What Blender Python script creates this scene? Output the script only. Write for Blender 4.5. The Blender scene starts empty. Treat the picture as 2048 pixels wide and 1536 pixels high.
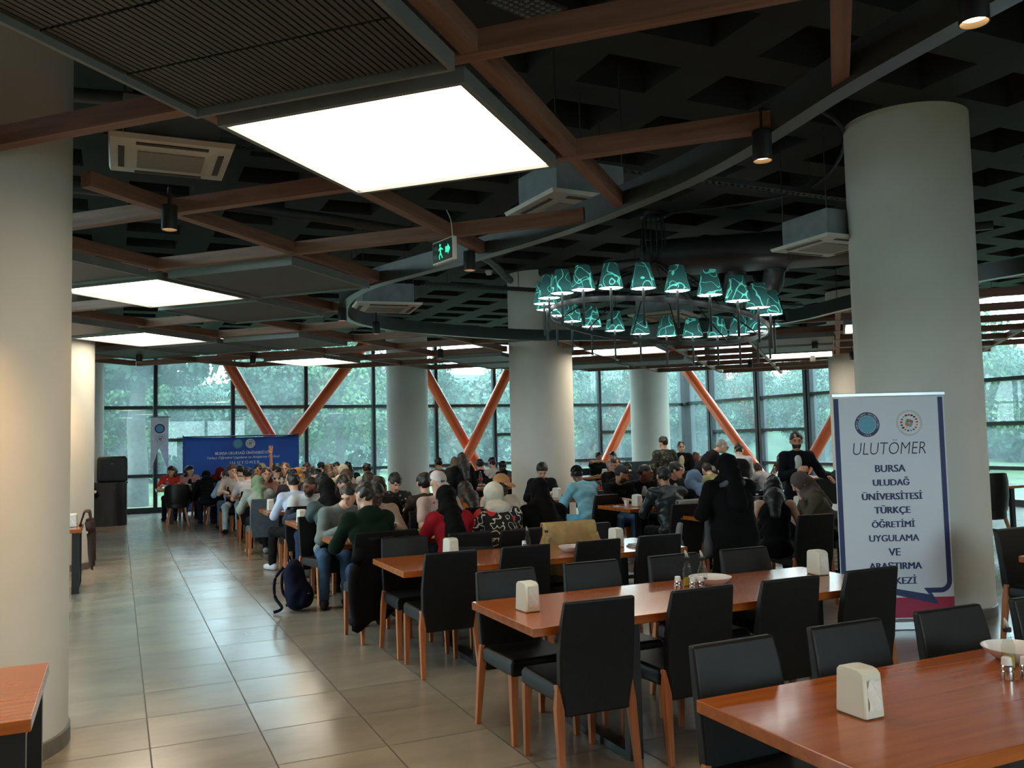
import bpy, bmesh, math, random
import numpy as np
from mathutils import Vector, Matrix
random.seed(7); np.random.seed(7)
D = bpy.data; SC = bpy.context.scene; C = SC.collection
R = math.radians; PI = math.pi

# ------------------------------------------------------------------ camera
CAM_Z = 1.69
def cam_axes(yaw, pitch, roll):
    f = Vector((math.sin(yaw)*math.cos(pitch), math.cos(yaw)*math.cos(pitch), math.sin(pitch)))
    r0 = Vector((math.cos(yaw), -math.sin(yaw), 0)); u0 = r0.cross(f)
    r = r0*math.cos(roll) + u0*math.sin(roll); u = u0*math.cos(roll) - r0*math.sin(roll)
    return r, u, f
_r, _u, _f = cam_axes(R(24.54), R(3.58), R(-1.34))
cd = D.cameras.new('camera'); cam = D.objects.new('camera', cd); C.objects.link(cam)
m4 = Matrix(((_r.x, _u.x, -_f.x, 0), (_r.y, _u.y, -_f.y, 0), (_r.z, _u.z, -_f.z, CAM_Z), (0, 0, 0, 1)))
cam.matrix_world = m4
cd.sensor_width = 36; cd.lens = 1730.7/2048*36; cd.clip_end = 300; cd.clip_start = .05
SC.camera = cam

# ------------------------------------------------------------------ world, exposure
w = D.worlds.new('overcast_sky'); SC.world = w; w.use_nodes = True
nt = w.node_tree; nt.nodes.clear()
bg = nt.nodes.new('ShaderNodeBackground'); wo = nt.nodes.new('ShaderNodeOutputWorld')
tc = nt.nodes.new('ShaderNodeTexCoord'); nz = nt.nodes.new('ShaderNodeTexNoise'); cr = nt.nodes.new('ShaderNodeValToRGB')
nz.inputs['Scale'].default_value = 2.2; nz.inputs['Detail'].default_value = 3
cr.color_ramp.elements[0].color = (.66, .86, 1.0, 1); cr.color_ramp.elements[1].color = (.92, .98, 1.0, 1)
cr.color_ramp.elements[0].position = .3; cr.color_ramp.elements[1].position = .75
nt.links.new(tc.outputs['Generated'], nz.inputs['Vector']); nt.links.new(nz.outputs['Fac'], cr.inputs['Fac'])
nt.links.new(cr.outputs['Color'], bg.inputs['Color']); nt.links.new(bg.outputs[0], wo.inputs[0])
SKY = 7.5
bg.inputs['Strength'].default_value = SKY
vs = SC.view_settings; vs.view_transform = 'Standard'; vs.look = 'None'; vs.gamma = 1; vs.use_curve_mapping = False
vs.exposure = 0.5
PANEL_L = 7.0     # ceiling light panels
SPOT_W = 16.0     # cylinder spotlights
cy = SC.cycles
cy.use_denoising = True; cy.max_bounces = 7; cy.diffuse_bounces = 4; cy.glossy_bounces = 4
cy.transmission_bounces = 6; cy.transparent_max_bounces = 24; cy.caustics_reflective = False; cy.caustics_refractive = False
cy.sample_clamp_indirect = 3.0; cy.blur_glossy = .5

# ------------------------------------------------------------------ materials
def lin(c):
    return tuple((v/12.92 if v <= .04045 else ((v+.055)/1.055)**2.4) for v in c)
def rgb(r, g, b): return lin((r/255, g/255, b/255))
MC = {}
def mat(name, col=(.5, .5, .5), rough=.5, metal=0, var=.12, scale=6, spec=.5, emit=None, emit_s=0, stretch=None, bump=0, coat=0, sheen=0):
    """principled surface whose colour is broken up by procedural noise"""
    if name in MC: return MC[name]
    m = D.materials.new(name); m.use_nodes = True; n = m.node_tree; p = n.nodes['Principled BSDF']
    p.inputs['Roughness'].default_value = rough; p.inputs['Metallic'].default_value = metal
    p.inputs['Specular IOR Level'].default_value = spec
    if coat: p.inputs['Coat Weight'].default_value = coat; p.inputs['Coat Roughness'].default_value = .12
    if sheen: p.inputs['Sheen Weight'].default_value = sheen
    t = n.nodes.new('ShaderNodeTexCoord'); no = n.nodes.new('ShaderNodeTexNoise'); ra = n.nodes.new('ShaderNodeValToRGB')
    mp = n.nodes.new('ShaderNodeMapping')
    if stretch: mp.inputs['Scale'].default_value = stretch
    no.inputs['Scale'].default_value = scale; no.inputs['Detail'].default_value = 4
    ra.color_ramp.elements[0].position = .3; ra.color_ramp.elements[1].position = .7
    ra.color_ramp.elements[0].color = tuple(max(0, v*(1-var)) for v in col)+(1,)
    ra.color_ramp.elements[1].color = tuple(min(1, v*(1+var)) for v in col)+(1,)
    n.links.new(t.outputs['Object'], mp.inputs[0]); n.links.new(mp.outputs[0], no.inputs['Vector'])
    n.links.new(no.outputs['Fac'], ra.inputs['Fac']); n.links.new(ra.outputs['Color'], p.inputs['Base Color'])
    if bump:
        b = n.nodes.new('ShaderNodeBump'); b.inputs['Strength'].default_value = bump; b.inputs['Distance'].default_value = .01
        n.links.new(no.outputs['Fac'], b.inputs['Height']); n.links.new(b.outputs[0], p.inputs['Normal'])
    if emit: p.inputs['Emission Color'].default_value = emit+(1,); p.inputs['Emission Strength'].default_value = emit_s
    MC[name] = m
    return m
def N(n, typ, **kw):
    x = n.nodes.new(typ)
    for k, v in kw.items(): setattr(x, k, v)
    return x
def math_node(n, op, a, b=None):
    x = N(n, 'ShaderNodeMath', operation=op)
    for i, v in enumerate((a, b)):
        if v is None: continue
        if isinstance(v, (int, float)): x.inputs[i].default_value = v
        else: n.links.new(v, x.inputs[i])
    return x.outputs[0]
def floor_mat():
    m = D.materials.new('grey stone floor tile'); m.use_nodes = True; n = m.node_tree; p = n.nodes['Principled BSDF']
    t = N(n, 'ShaderNodeTexCoord'); sp = N(n, 'ShaderNodeSeparateXYZ'); n.links.new(t.outputs['Object'], sp.inputs[0])
    T = .601
    fx = math_node(n, 'DIVIDE', math_node(n, 'SUBTRACT', sp.outputs[0], .174), T)
    fy = math_node(n, 'DIVIDE', math_node(n, 'SUBTRACT', sp.outputs[1], 5.386), T)
    def edge(f, wd):
        fr = math_node(n, 'FRACT', f); d = math_node(n, 'ABSOLUTE', math_node(n, 'SUBTRACT', fr, .5))
        return math_node(n, 'GREATER_THAN', d, .5-wd)
    line = math_node(n, 'MAXIMUM', edge(fx, .007), edge(fy, .0085))
    cx = math_node(n, 'FLOOR', fx); cyy = math_node(n, 'FLOOR', fy)
    cb = N(n, 'ShaderNodeCombineXYZ'); n.links.new(cx, cb.inputs[0]); n.links.new(cyy, cb.inputs[1])
    wn = N(n, 'ShaderNodeTexWhiteNoise'); n.links.new(cb.outputs[0], wn.inputs['Vector'])
    # cloudy streaks along X inside each tile, offset per tile
    vm = N(n, 'ShaderNodeVectorMath', operation='MULTIPLY_ADD'); n.links.new(wn.outputs['Color'], vm.inputs[0])
    vm.inputs[1].default_value = (20, 20, 0); n.links.new(t.outputs['Object'], vm.inputs[2])
    mp = N(n, 'ShaderNodeMapping'); mp.inputs['Scale'].default_value = (.9, 1.9, 1); n.links.new(vm.outputs[0], mp.inputs[0])
    no = N(n, 'ShaderNodeTexNoise'); no.inputs['Scale'].default_value = 1.3; no.inputs['Detail'].default_value = 4; no.inputs['Roughness'].default_value = .55
    n.links.new(mp.outputs[0], no.inputs['Vector'])
    f = math_node(n, 'ADD', math_node(n, 'MULTIPLY', no.outputs['Fac'], .8), math_node(n, 'MULTIPLY', wn.outputs['Value'], .18))
    ra = N(n, 'ShaderNodeValToRGB'); e = ra.color_ramp.elements
    e[0].position = .25; e[0].color = (.185, .162, .128, 1); e[1].position = .75; e[1].color = (.33, .297, .238, 1)
    n.links.new(f, ra.inputs[0])
    mx = N(n, 'ShaderNodeMixRGB'); n.links.new(line, mx.inputs[0]); n.links.new(ra.outputs[0], mx.inputs[1]); mx.inputs[2].default_value = (.04, .036, .032, 1)
    n.links.new(mx.outputs[0], p.inputs['Base Color'])
    rr = math_node(n, 'ADD', math_node(n, 'MULTIPLY', no.outputs['Fac'], .12), .17)
    rr = math_node(n, 'ADD', rr, math_node(n, 'MULTIPLY', line, .4))
    # every slab lies at a slightly different tilt, so reflections break at the joints
    nv = N(n, 'ShaderNodeVectorMath', operation='MULTIPLY_ADD'); n.links.new(wn.outputs['Color'], nv.inputs[0]); nv.inputs[1].default_value = (.016, .016, 0); nv.inputs[2].default_value = (-.008, -.008, 1)
    nn = N(n, 'ShaderNodeVectorMath', operation='NORMALIZE'); n.links.new(nv.outputs[0], nn.inputs[0]); n.links.new(nn.outputs[0], p.inputs['Normal'])
    n.links.new(rr, p.inputs['Roughness']); p.inputs['Specular IOR Level'].default_value = 1.0
    return m
def wood_mat(name, c0, c1, axis='X', rough=.35, coat=.0, scale=1.0, spec=.5):
    if name in MC: return MC[name]
    m = D.materials.new(name); m.use_nodes = True; n = m.node_tree; p = n.nodes['Principled BSDF']
    t = N(n, 'ShaderNodeTexCoord'); mp = N(n, 'ShaderNodeMapping')
    s = {'X': (1.2, 16, 16), 'Y': (16, 1.2, 16), 'Z': (16, 16, 1.2)}[axis]
    mp.inputs['Scale'].default_value = tuple(v*scale for v in s); n.links.new(t.outputs['Object'], mp.inputs[0])
    no = N(n, 'ShaderNodeTexNoise'); no.inputs['Scale'].default_value = 1.6; no.inputs['Detail'].default_value = 3; no.inputs['Distortion'].default_value = .5
    n.links.new(mp.outputs[0], no.inputs['Vector'])
    ra = N(n, 'ShaderNodeValToRGB'); e = ra.color_ramp.elements
    e[0].position = .32; e[0].color = c0+(1,); e[1].position = .68; e[1].color = c1+(1,); n.links.new(no.outputs['Fac'], ra.inputs[0])
    n.links.new(ra.outputs[0], p.inputs['Base Color']); p.inputs['Roughness'].default_value = rough; p.inputs['Specular IOR Level'].default_value = spec
    if coat: p.inputs['Coat Weight'].default_value = coat; p.inputs['Coat Roughness'].default_value = .09
    MC[name] = m
    return m
def glass_mat(name, tint, haze=(.6, .8, .85), haze_f=.1, ior=1.45, rough=0.0):
    m = D.materials.new(name); m.use_nodes = True; n = m.node_tree; n.nodes.clear()
    o = N(n, 'ShaderNodeOutputMaterial'); tr = N(n, 'ShaderNodeBsdfTransparent'); tr.inputs[0].default_value = tint+(1,)
    tl = N(n, 'ShaderNodeBsdfTranslucent'); tl.inputs[0].default_value = haze+(1,)
    gl = N(n, 'ShaderNodeBsdfGlossy'); gl.inputs['Roughness'].default_value = rough; ge = N(n, 'ShaderNodeNewGeometry'); dt = N(n, 'ShaderNodeVectorMath', operation='DOT_PRODUCT')
    n.links.new(ge.outputs['Normal'], dt.inputs[0]); n.links.new(ge.outputs['Incoming'], dt.inputs[1])
    q5 = math_node(n, 'POWER', math_node(n, 'SUBTRACT', 1.0, math_node(n, 'ABSOLUTE', dt.outputs['Value'])), 5.0)
    f0 = ((ior-1)/(ior+1))**2; schlick = math_node(n, 'ADD', math_node(n, 'MULTIPLY', q5, 1-f0), f0)
    no = N(n, 'ShaderNodeTexNoise'); no.inputs['Scale'].default_value = .8; t = N(n, 'ShaderNodeTexCoord'); n.links.new(t.outputs['Object'], no.inputs['Vector'])
    hz = math_node(n, 'MULTIPLY', no.outputs['Fac'], haze_f*2)
    a = N(n, 'ShaderNodeMixShader'); n.links.new(hz, a.inputs[0]); n.links.new(tr.outputs[0], a.inputs[1]); n.links.new(tl.outputs[0], a.inputs[2])
    b = N(n, 'ShaderNodeMixShader'); n.links.new(schlick, b.inputs[0]); n.links.new(a.outputs[0], b.inputs[1]); n.links.new(gl.outputs[0], b.inputs[2])
    n.links.new(b.outputs[0], o.inputs[0])
    return m
def emit_mat(name, col, s):
    m = D.materials.new(name); m.use_nodes = True; n = m.node_tree; n.nodes.clear()
    o = N(n, 'ShaderNodeOutputMaterial'); e = N(n, 'ShaderNodeEmission'); e.inputs[1].default_value = s
    t = N(n, 'ShaderNodeTexCoord'); no = N(n, 'ShaderNodeTexNoise'); no.inputs['Scale'].default_value = 1.5; n.links.new(t.outputs['Object'], no.inputs['Vector'])
    ra = N(n, 'ShaderNodeValToRGB'); ra.color_ramp.elements[0].color = tuple(v*.97 for v in col)+(1,); ra.color_ramp.elements[1].color = col+(1,)
    n.links.new(no.outputs['Fac'], ra.inputs[0]); n.links.new(ra.outputs[0], e.inputs[0]); n.links.new(e.outputs[0], o.inputs[0])
    return m

# ------------------------------------------------------------------ mesh helpers
class MB:
    def __init__(s): s.v = []; s.f = []
    def add(s, vs, fs):
        o = len(s.v); s.v += [tuple(p) for p in vs]; s.f += [tuple(i+o for i in f) for f in fs]; return s
    def box(s, c, d, rot=None):
        x, y, z = d[0]/2, d[1]/2, d[2]/2
        P = [Vector((a*x, b*y, e*z)) for e in (-1, 1) for b in (-1, 1) for a in (-1, 1)]
        if rot is not None: P = [rot @ p for p in P]
        c = Vector(c)
        return s.add([c+p for p in P], [(0, 2, 3, 1), (4, 5, 7, 6), (0, 1, 5, 4), (2, 6, 7, 3), (0, 4, 6, 2), (1, 3, 7, 5)])
    def beam(s, a, b, wd, h, up=(0, 0, 1)):
        a = Vector(a); b = Vector(b); d = (b-a).normalized(); u = Vector(up)
        sd = d.cross(u); sd.normalize(); u = sd.cross(d)
        P = [p+sd*(i*wd/2)+u*(j*h/2) for p in (a, b) for i, j in ((-1, -1), (1, -1), (1, 1), (-1, 1))]
        return s.add(P, [(0, 1, 2, 3), (7, 6, 5, 4), (0, 4, 5, 1), (1, 5, 6, 2), (2, 6, 7, 3), (3, 7, 4, 0)])
    def tube(s, pts, r, n=8, cap=True):
        pts = [Vector(p) for p in pts]; rs = r if hasattr(r, '__len__') else [r]*len(pts); rings = []; vs = []; fs = []
        up = Vector((0, 0, 1))
        for i, p in enumerate(pts):
            d = (pts[min(i+1, len(pts)-1)]-pts[max(i-1, 0)]).normalized()
            a = d.cross(up) if abs(d.z) < .95 else d.cross(Vector((1, 0, 0)))
            a.normalize(); b = a.cross(d)
            for k in range(n):
                t = 2*PI*k/n; vs.append(p+(a*math.cos(t)+b*math.sin(t))*rs[i])
        for i in range(len(pts)-1):
            for k in range(n):
                fs.append((i*n+k, i*n+(k+1) % n, (i+1)*n+(k+1) % n, (i+1)*n+k))
        if cap: fs.append(tuple(range(n))[::-1]); fs.append(tuple((len(pts)-1)*n+k for k in range(n)))
        return s.add(vs, fs)
    def lathe(s, prof, c=(0, 0, 0), n=24, cap0=True, cap1=True):
        vs = [(c[0]+r*math.cos(2*PI*k/n), c[1]+r*math.sin(2*PI*k/n), c[2]+z) for r, z in prof for k in range(n)]
        fs = [(i*n+k, i*n+(k+1) % n, (i+1)*n+(k+1) % n, (i+1)*n+k) for i in range(len(prof)-1) for k in range(n)]
        if cap0: fs.append(tuple(range(n))[::-1])
        if cap1: fs.append(tuple((len(prof)-1)*n+k for k in range(n)))
        return s.add(vs, fs)
    def prism(s, poly, z0, z1):
        n = len(poly)
        vs = [(x, y, z0) for x, y in poly]+[(x, y, z1) for x, y in poly]
        return s.add(vs, [tuple(range(n))[::-1], tuple(range(n, 2*n))]+[(i, (i+1) % n, n+(i+1) % n, n+i) for i in range(n)])
    def loft(s, rings, cap=True):
        n = len(rings[0]); vs = [p for r in rings for p in r]
        fs = [(i*n+k, i*n+(k+1) % n, (i+1)*n+(k+1) % n, (i+1)*n+k) for i in range(len(rings)-1) for k in range(n)]
        if cap: fs += [tuple(range(n))[::-1], tuple((len(rings)-1)*n+k for k in range(n))]
        return s.add(vs, fs)
    def sphere(s, c, r, n=12, m=8):
        rx, ry, rz = r if hasattr(r, '__len__') else (r, r, r)
        prof = [(math.sin(PI*i/m), -math.cos(PI*i/m)) for i in range(m+1)]
        prof[0] = (.02, -1); prof[-1] = (.02, 1)
        vs = [(c[0]+rx*a*math.cos(2*PI*k/n), c[1]+ry*a*math.sin(2*PI*k/n), c[2]+rz*z) for a, z in prof for k in range(n)]
        fs = [(i*n+k, i*n+(k+1) % n, (i+1)*n+(k+1) % n, (i+1)*n+k) for i in range(m) for k in range(n)]
        return s.add(vs, fs+[tuple(range(n))[::-1], tuple(m*n+k for k in range(n))])
    def build(s, name, m, parent=None, loc=None, bevel=0, smooth=False, seg=2):
        me = D.meshes.new(name); me.from_pydata(s.v, [], s.f); me.materials.append(m); me.validate(); me.update()
        if smooth or bevel:
            me.polygons.foreach_set('use_smooth', [True]*len(me.polygons))
        o = D.objects.new(name, me); C.objects.link(o)
        if parent: o.parent = parent
        if loc: o.location = loc
        if bevel:
            b = o.modifiers.new('bevel', 'BEVEL'); b.width = bevel; b.segments = seg; b.limit_method = 'ANGLE'; b.angle_limit = R(40); b.harden_normals = True
        elif smooth == 'auto':
            sharp(o)
        return o
def sharp(o, ang=35):
    me = o.data; bm = bmesh.new(); bm.from_mesh(me)
    for e in bm.edges:
        e.smooth = not (len(e.link_faces) == 2 and e.calc_face_angle(0) > R(ang))
    bm.to_mesh(me); bm.free()
def tag(o, label, cat, group=None, kind=None):
    o['label'] = label; o['category'] = cat
    if group: o['group'] = group
    if kind: o['kind'] = kind
    return o
def thing(name, label, cat, loc=(0, 0, 0), rotz=0, group=None):
    o = D.objects.new(name, None); o.empty_display_size = .1; C.objects.link(o); o.location = loc; o.rotation_euler = (0, 0, rotz)
    return tag(o, label, cat, group)
def struct(o, label=None):
    o['kind'] = 'structure'
    if label: o['label'] = label
    return o
def dup(root, loc, rotz, label, group=None, scale=None):
    r = root.copy(); C.objects.link(r); r.location = loc; r.rotation_euler = (0, 0, rotz); r['label'] = label
    if group: r['group'] = group
    if scale: r.scale = scale if hasattr(scale, '__len__') else (scale,)*3
    for ch in list(root.children):
        c = ch.copy(); C.objects.link(c); c.parent = r
        for g in ch.children:
            d = g.copy(); C.objects.link(d); d.parent = c
    return r

# text as flat mesh (x right, y up), returns verts, faces
def text_geo(s, size=1.0, align='CENTER', bold=0, shear=0, space=1.0):
    cu = D.curves.new('t', 'FONT'); cu.body = s; cu.size = size; cu.align_x = align; cu.offset = bold; cu.shear = shear; cu.space_character = space
    cu.resolution_u = 3
    o = D.objects.new('t', cu); C.objects.link(o)
    dg = bpy.context.evaluated_depsgraph_get(); me = o.evaluated_get(dg).to_mesh()
    vs = [tuple(v.co) for v in me.vertices]; fs = [tuple(p.vertices) for p in me.polygons]
    o.evaluated_get(dg).to_mesh_clear(); D.objects.remove(o); D.curves.remove(cu)
    return vs, fs
def text_fit(s, width, height, **kw):
    vs, fs = text_geo(s, 1.0, **kw); a = np.array(vs); lo, hi = a.min(0), a.max(0)
    k = min(width/(hi[0]-lo[0]), height/max(hi[1]-lo[1], .01)) if height else width/(hi[0]-lo[0])
    a = (a-np.array([(lo[0]+hi[0])/2, lo[1], 0]))*k
    return [tuple(p) for p in a], fs
# ================================================================== SETTING
XE, YN, ZS = 17.45, 24.1, 4.65        # east glazing, north glazing, slab soffit
XW, YS = -4.6, -4.0
WHITE = mat('white painted plaster', (.66, .63, .57), .7, var=.03, scale=3)
BLACKP = mat('black ceiling paint', (.011, .0115, .0115), .8, var=.35, scale=2.5)
FRAME = mat('dark grey window metal', (.030, .042, .052), .45, var=.1)
o = MB().box(((XW+XE)/2, (YS+YN)/2, -.1), (XE-XW+.6, YN-YS+.6, .2)).build('floor', floor_mat()); struct(o)
# waffle slab painted black
b = MB(); px, py, rx, ry, dep = 1.12, .95, .34, .28, .32
nx = int((XE-XW)/px)+1; ny = int((YN-YS)/py)+1
for i in range(nx):
    for j in range(ny):
        x0 = XW+i*px; y0 = YS+.22+j*py-.3; x1 = x0+px; y1 = y0+py; cx, cy_ = (x0+x1)/2, (y0+y1)/2
        O = [(x0, y0, ZS), (x1, y0, ZS), (x1, y1, ZS), (x0, y1, ZS)]
        I = [(cx-rx, cy_-ry, ZS), (cx+rx, cy_-ry, ZS), (cx+rx, cy_+ry, ZS), (cx-rx, cy_+ry, ZS)]
        T = [(cx+(p[0]-cx)*.9, cy_+(p[1]-cy_)*.9, ZS+dep) for p in I]
        b.add(O+I+T, [(3-k, 3-(k+1) % 4, 7-(k+1) % 4, 7-k) for k in range(4)]+[(7-k, 7-(k+1) % 4, 11-(k+1) % 4, 11-k) for k in range(4)]+[(11, 10, 9, 8)])
b.box(((XW+XE)/2, (YS+YN)/2, ZS+.5), (XE-XW+1.2, YN-YS+1.6, .2))
struct(b.build('ceiling', BLACKP))
struct(MB().box((XW-.1, (13.2+YN)/2, ZS/2), (.2, YN-13.2, ZS)).box((XW-.1, (YS+6.6)/2, ZS/2), (.2, 6.6-YS, ZS)).build('wall_left', WHITE))
struct(MB().box(((XW+2.4)/2, YS-.1, ZS/2), (2.4-XW, .2, ZS)).box(((6.8+XE)/2, YS-.1, ZS/2), (XE-6.8, .2, ZS)).box((4.6, YS-.1, 3.9), (4.4, .2, 1.5)).box((4.6, YS-.1, .4), (4.4, .2, .8)).build('wall_back', WHITE))
MBW = [(2.4, 4.6), (4.6, 6.8)]
struct(MB().box(((XW-.42)/2, YN+.1, ZS/2), (-.42-XW, .2, ZS)).build('wall_far', WHITE))
struct(MB().box((XE+.1, (YS+7.4)/2, ZS/2), (.2, 7.4-YS, ZS)).build('wall_right', WHITE))

# glazed facades: one window per bay
GLASS = glass_mat('blue green window glass with outdoor haze', (.84, .93, .93), (.62, .84, .92), .06)  # milky translucent tint in the glass stands in for outdoor haze
def window(n, a, bpt, zs, wd=.11, dp=.16):
    a = Vector(a); bpt = Vector(bpt); d = (bpt-a); L = d.length; d.normalize()
    root = D.objects.new('window_%d' % n, None); C.objects.link(root); root.location = a; root.rotation_euler = (0, 0, math.atan2(d.y, d.x)); struct(root)
    f = MB()
    f.box((wd*.28-wd*.5+.0, 0, ZS/2), (wd*.36, dp, ZS)); f.box((wd*.5-wd*.18, 0, ZS/2), (wd*.36, dp, ZS)); f.box((.0, .03, ZS/2), (wd*.4, dp*.5, ZS))
    for z in zs[:-1]: f.box((L/2, 0, z), (L-wd, dp*.8, .085))
    f.box((L/2, 0, .07), (L, dp*1.2, .14)); f.box((L/2, 0, ZS-.05), (L, dp, .1))
    f.build('window_frame', FRAME, root)
    lv = [.14]+zs[:-1]+[ZS-.1]
    for z0, z1 in zip(lv[:-1], lv[1:]):
        MB().box((L/2, .02, (z0+z1)/2), (L-wd*.9, .012, z1-z0-.07)).build('pane', GLASS, root)
mx = [-.42, .88, 2.79, 4.72, 6.63, 8.51, 10.38, 12.21, 14.05, 15.9, XE]
extra = {2: 1.845, 7: 1.81, 9: 1.82}
for i in range(10):
    zs = [.945, 2.69, 9]
    if i+1 in extra: zs.insert(1, extra[i+1])
    window(i+1, (mx[i], YN, 0), (mx[i+1], YN, 0), zs, .11)
my = [24.1, 22.75, 20.45, 18.4, 16.2, 14.0, 11.6, 9.5, 7.4]
for i in range(8):
    zs = [.80, 2.72, 9]
    if i in (1, 2, 5, 6): zs.insert(1, 1.76)
    window(11+i, (XE, my[i], 0), (XE, my[i+1], 0), zs, .30, .22)
for i in range(3): window(19+i, (XW, 6.6+2.2*i, 0), (XW, 8.8+2.2*i, 0), [.8, 2.7, 9], .12)  # left wall windows out of view, added to bring in side daylight
for i, (a_, b_) in enumerate(MBW):  # back wall windows behind the camera, added to light banner and columns
    r_ = D.objects.new('window_%d' % (22+i), None); C.objects.link(r_); struct(r_); L_ = b_-a_; f_ = MB()
    for x_, w_, z_, h_ in ((a_+.04, .08, 1.975, 2.35), (b_-.04, .08, 1.975, 2.35), ((a_+b_)/2, L_, .84, .08), ((a_+b_)/2, L_, 3.11, .08)): f_.box((x_, YS-.05, z_), (w_, .1, h_))
    f_.build('window_frame', FRAME, r_); MB().box(((a_+b_)/2, YS-.05, 1.975), (L_-.1, .012, 2.2)).build('pane', GLASS, r_)
struct(MB().box((XE, YN, ZS/2), (.42, .36, ZS)).build('trim_1', FRAME))

# round columns with a grey skirting
cols = [(-.83, 5.80, .575), (-.88, 13.95, .575), (-.86, 21.9, .575), (6.93, 5.88, .555), (7.0, 14.06, .575), (7.05, 22.2, .55), (14.45, 21.8, .57), (14.36, 13.7, .575)]
SKIRT = mat('grey stone skirting', (.16, .14, .12), .45, var=.2, scale=9)
for x, y, r in cols:
    o = MB().lathe([(r, .09), (r, ZS)], (0, 0, 0), 64).build('column', WHITE, None, (x, y, 0), smooth='auto'); struct(o)
    MB().lathe([(r+.012, 0), (r+.012, .088), (r+.002, .095)], n=64).build('baseboard', SKIRT, o, smooth='auto')

# ------------------------------------------------------------------ outside
LAWN = mat('lawn grass', (.06, .12, .045), .9, var=.4, scale=1.2)
struct(MB().box((20, 60, -.25), (240, 160, .2)).build('lawn_ground', LAWN))
def leaf_mat(name, c0, c1):
    m = D.materials.new(name); m.use_nodes = True; n = m.node_tree; p = n.nodes['Principled BSDF']
    t = N(n, 'ShaderNodeTexCoord'); no = N(n, 'ShaderNodeTexNoise'); no.inputs['Scale'].default_value = .7; no.inputs['Detail'].default_value = 5
    ra = N(n, 'ShaderNodeValToRGB'); e = ra.color_ramp.elements; e[0].position = .35; e[0].color = c0+(1,); e[1].position = .65; e[1].color = c1+(1,)
    n.links.new(t.outputs['Object'], no.inputs['Vector']); n.links.new(no.outputs['Fac'], ra.inputs[0]); n.links.new(ra.outputs[0], p.inputs['Base Color'])
    p.inputs['Roughness'].default_value = .7; p.inputs['Specular IOR Level'].default_value = .2
    return m
LEAF = [leaf_mat('light green leaves', (.04, .10, .045), (.085, .18, .08)), leaf_mat('blue green leaves', (.03, .075, .055), (.06, .13, .085)), leaf_mat('dark green leaves', (.025, .065, .04), (.055, .12, .065))]
BARK = mat('grey bark', (.055, .055, .05), .9, var=.3, scale=8, bump=.5)
def leaf_cloud(seed, blobs, n, size):
    rg = np.random.RandomState(seed); V = []; k = len(blobs); wts = np.array([b[3]**2 for b in blobs]); wts = wts/wts.sum()
    idx = rg.choice(k, n, p=wts); Bl = np.array([b[:4] for b in blobs])[idx]
    d = rg.normal(size=(n, 3)); d /= np.linalg.norm(d, axis=1)[:, None]
    rad = Bl[:, 3]*(.72+.33*rg.rand(n)); c = Bl[:, :3]+d*rad[:, None]*np.array([1, 1, .85])
    nr = d+rg.normal(size=(n, 3))*.55; nr /= np.linalg.norm(nr, axis=1)[:, None]
    a = np.cross(nr, rg.normal(size=(n, 3))); a /= np.linalg.norm(a, axis=1)[:, None]; bb = np.cross(nr, a)
    s = size*(.6+.8*rg.rand(n))[:, None]
    P = np.stack([c-a*s, c-bb*s*.6, c+a*s, c+bb*s*.6], 1).reshape(-1, 3)
    return P, np.arange(4*n).reshape(-1, 4)
def np_mesh(name, P, F, m):
    me = D.meshes.new(name); me.vertices.add(len(P)); me.vertices.foreach_set('co', np.asarray(P, float).ravel())
    k = F.shape[1]; me.loops.add(F.size); me.loops.foreach_set('vertex_index', F.ravel().astype(np.int32)); me.polygons.add(len(F))
    me.polygons.foreach_set('loop_start', np.arange(0, F.size, k, dtype=np.int32)); me.polygons.foreach_set('loop_total', np.full(len(F), k, dtype=np.int32))
    me.materials.append(m); me.update(calc_edges=True); return me
protos = []
for k in range(3):
    rg = random.Random(40+k); bl = [(0, 0, 5.2, 2.2)]
    for q in range(13):
        t = rg.random()*2*PI; rr = rg.uniform(.8, 2.0)*(1 if k != 1 else .7); z = rg.uniform(2.6, 7.4)
        bl.append((rr*math.cos(t), rr*math.sin(t), z, rg.uniform(.8, 1.5)*(1.15-.06*abs(z-5))))
    P, F = leaf_cloud(k, bl, 11000, .115); crown = np_mesh('crown', P, F, LEAF[k])
    tr = MB().tube([(0, 0, -.15), (.05, .02, 1.5), (.1, -.05, 3.2), (0, 0, 5.5)], [.26, .2, .16, .06], 10)
    tr.tube([(.08, 0, 2.6), (.9, .3, 4.2)], [.1, .04], 6).tube([(.08, 0, 2.8), (-.8, .5, 4.6)], [.1, .04], 6)
    tm = D.meshes.new('trunk'); tm.from_pydata(tr.v, [], tr.f); tm.materials.append(BARK); tm.update()
    protos.append((crown, tm))
def tree(k, x, y, s, rz, label='hazy green tree in the grove beyond the window glass', group='trees beyond the windows'):
    t = thing('tree', label, 'tree', (x, y, -.15), rz, group); t.scale = (s, s, s)
    for nm, me in zip(('crown', 'trunk'), protos[k]):
        o = D.objects.new(nm, me); C.objects.link(o); o.parent = t
rt = random.Random(3)
for i in range(21):
    tree(i % 3, -9+i*2.9+rt.uniform(-.7, .7), 38+rt.uniform(-4, 5)+.0*i, rt.uniform(.66, .86), rt.random()*6)
for i in range(14):
    tree((i+1) % 3, 31+rt.uniform(-2.5, 5), -1+i*2.9+rt.uniform(-.7, .7), rt.uniform(.66, .84), rt.random()*6)
nt_ = MB().tube([(0, 0, -.15), (.04, 0, 1.2), (-.03, .02, 2.6), (.1, 0, 4.5)], [.36, .29, .27, .14], 12)
t = thing('tree', 'thick tree trunk on the lawn just outside the window behind the cabinet', 'tree', (.55, 29.5, -.15))
nt_.build('trunk', BARK, t, smooth=True)
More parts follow.
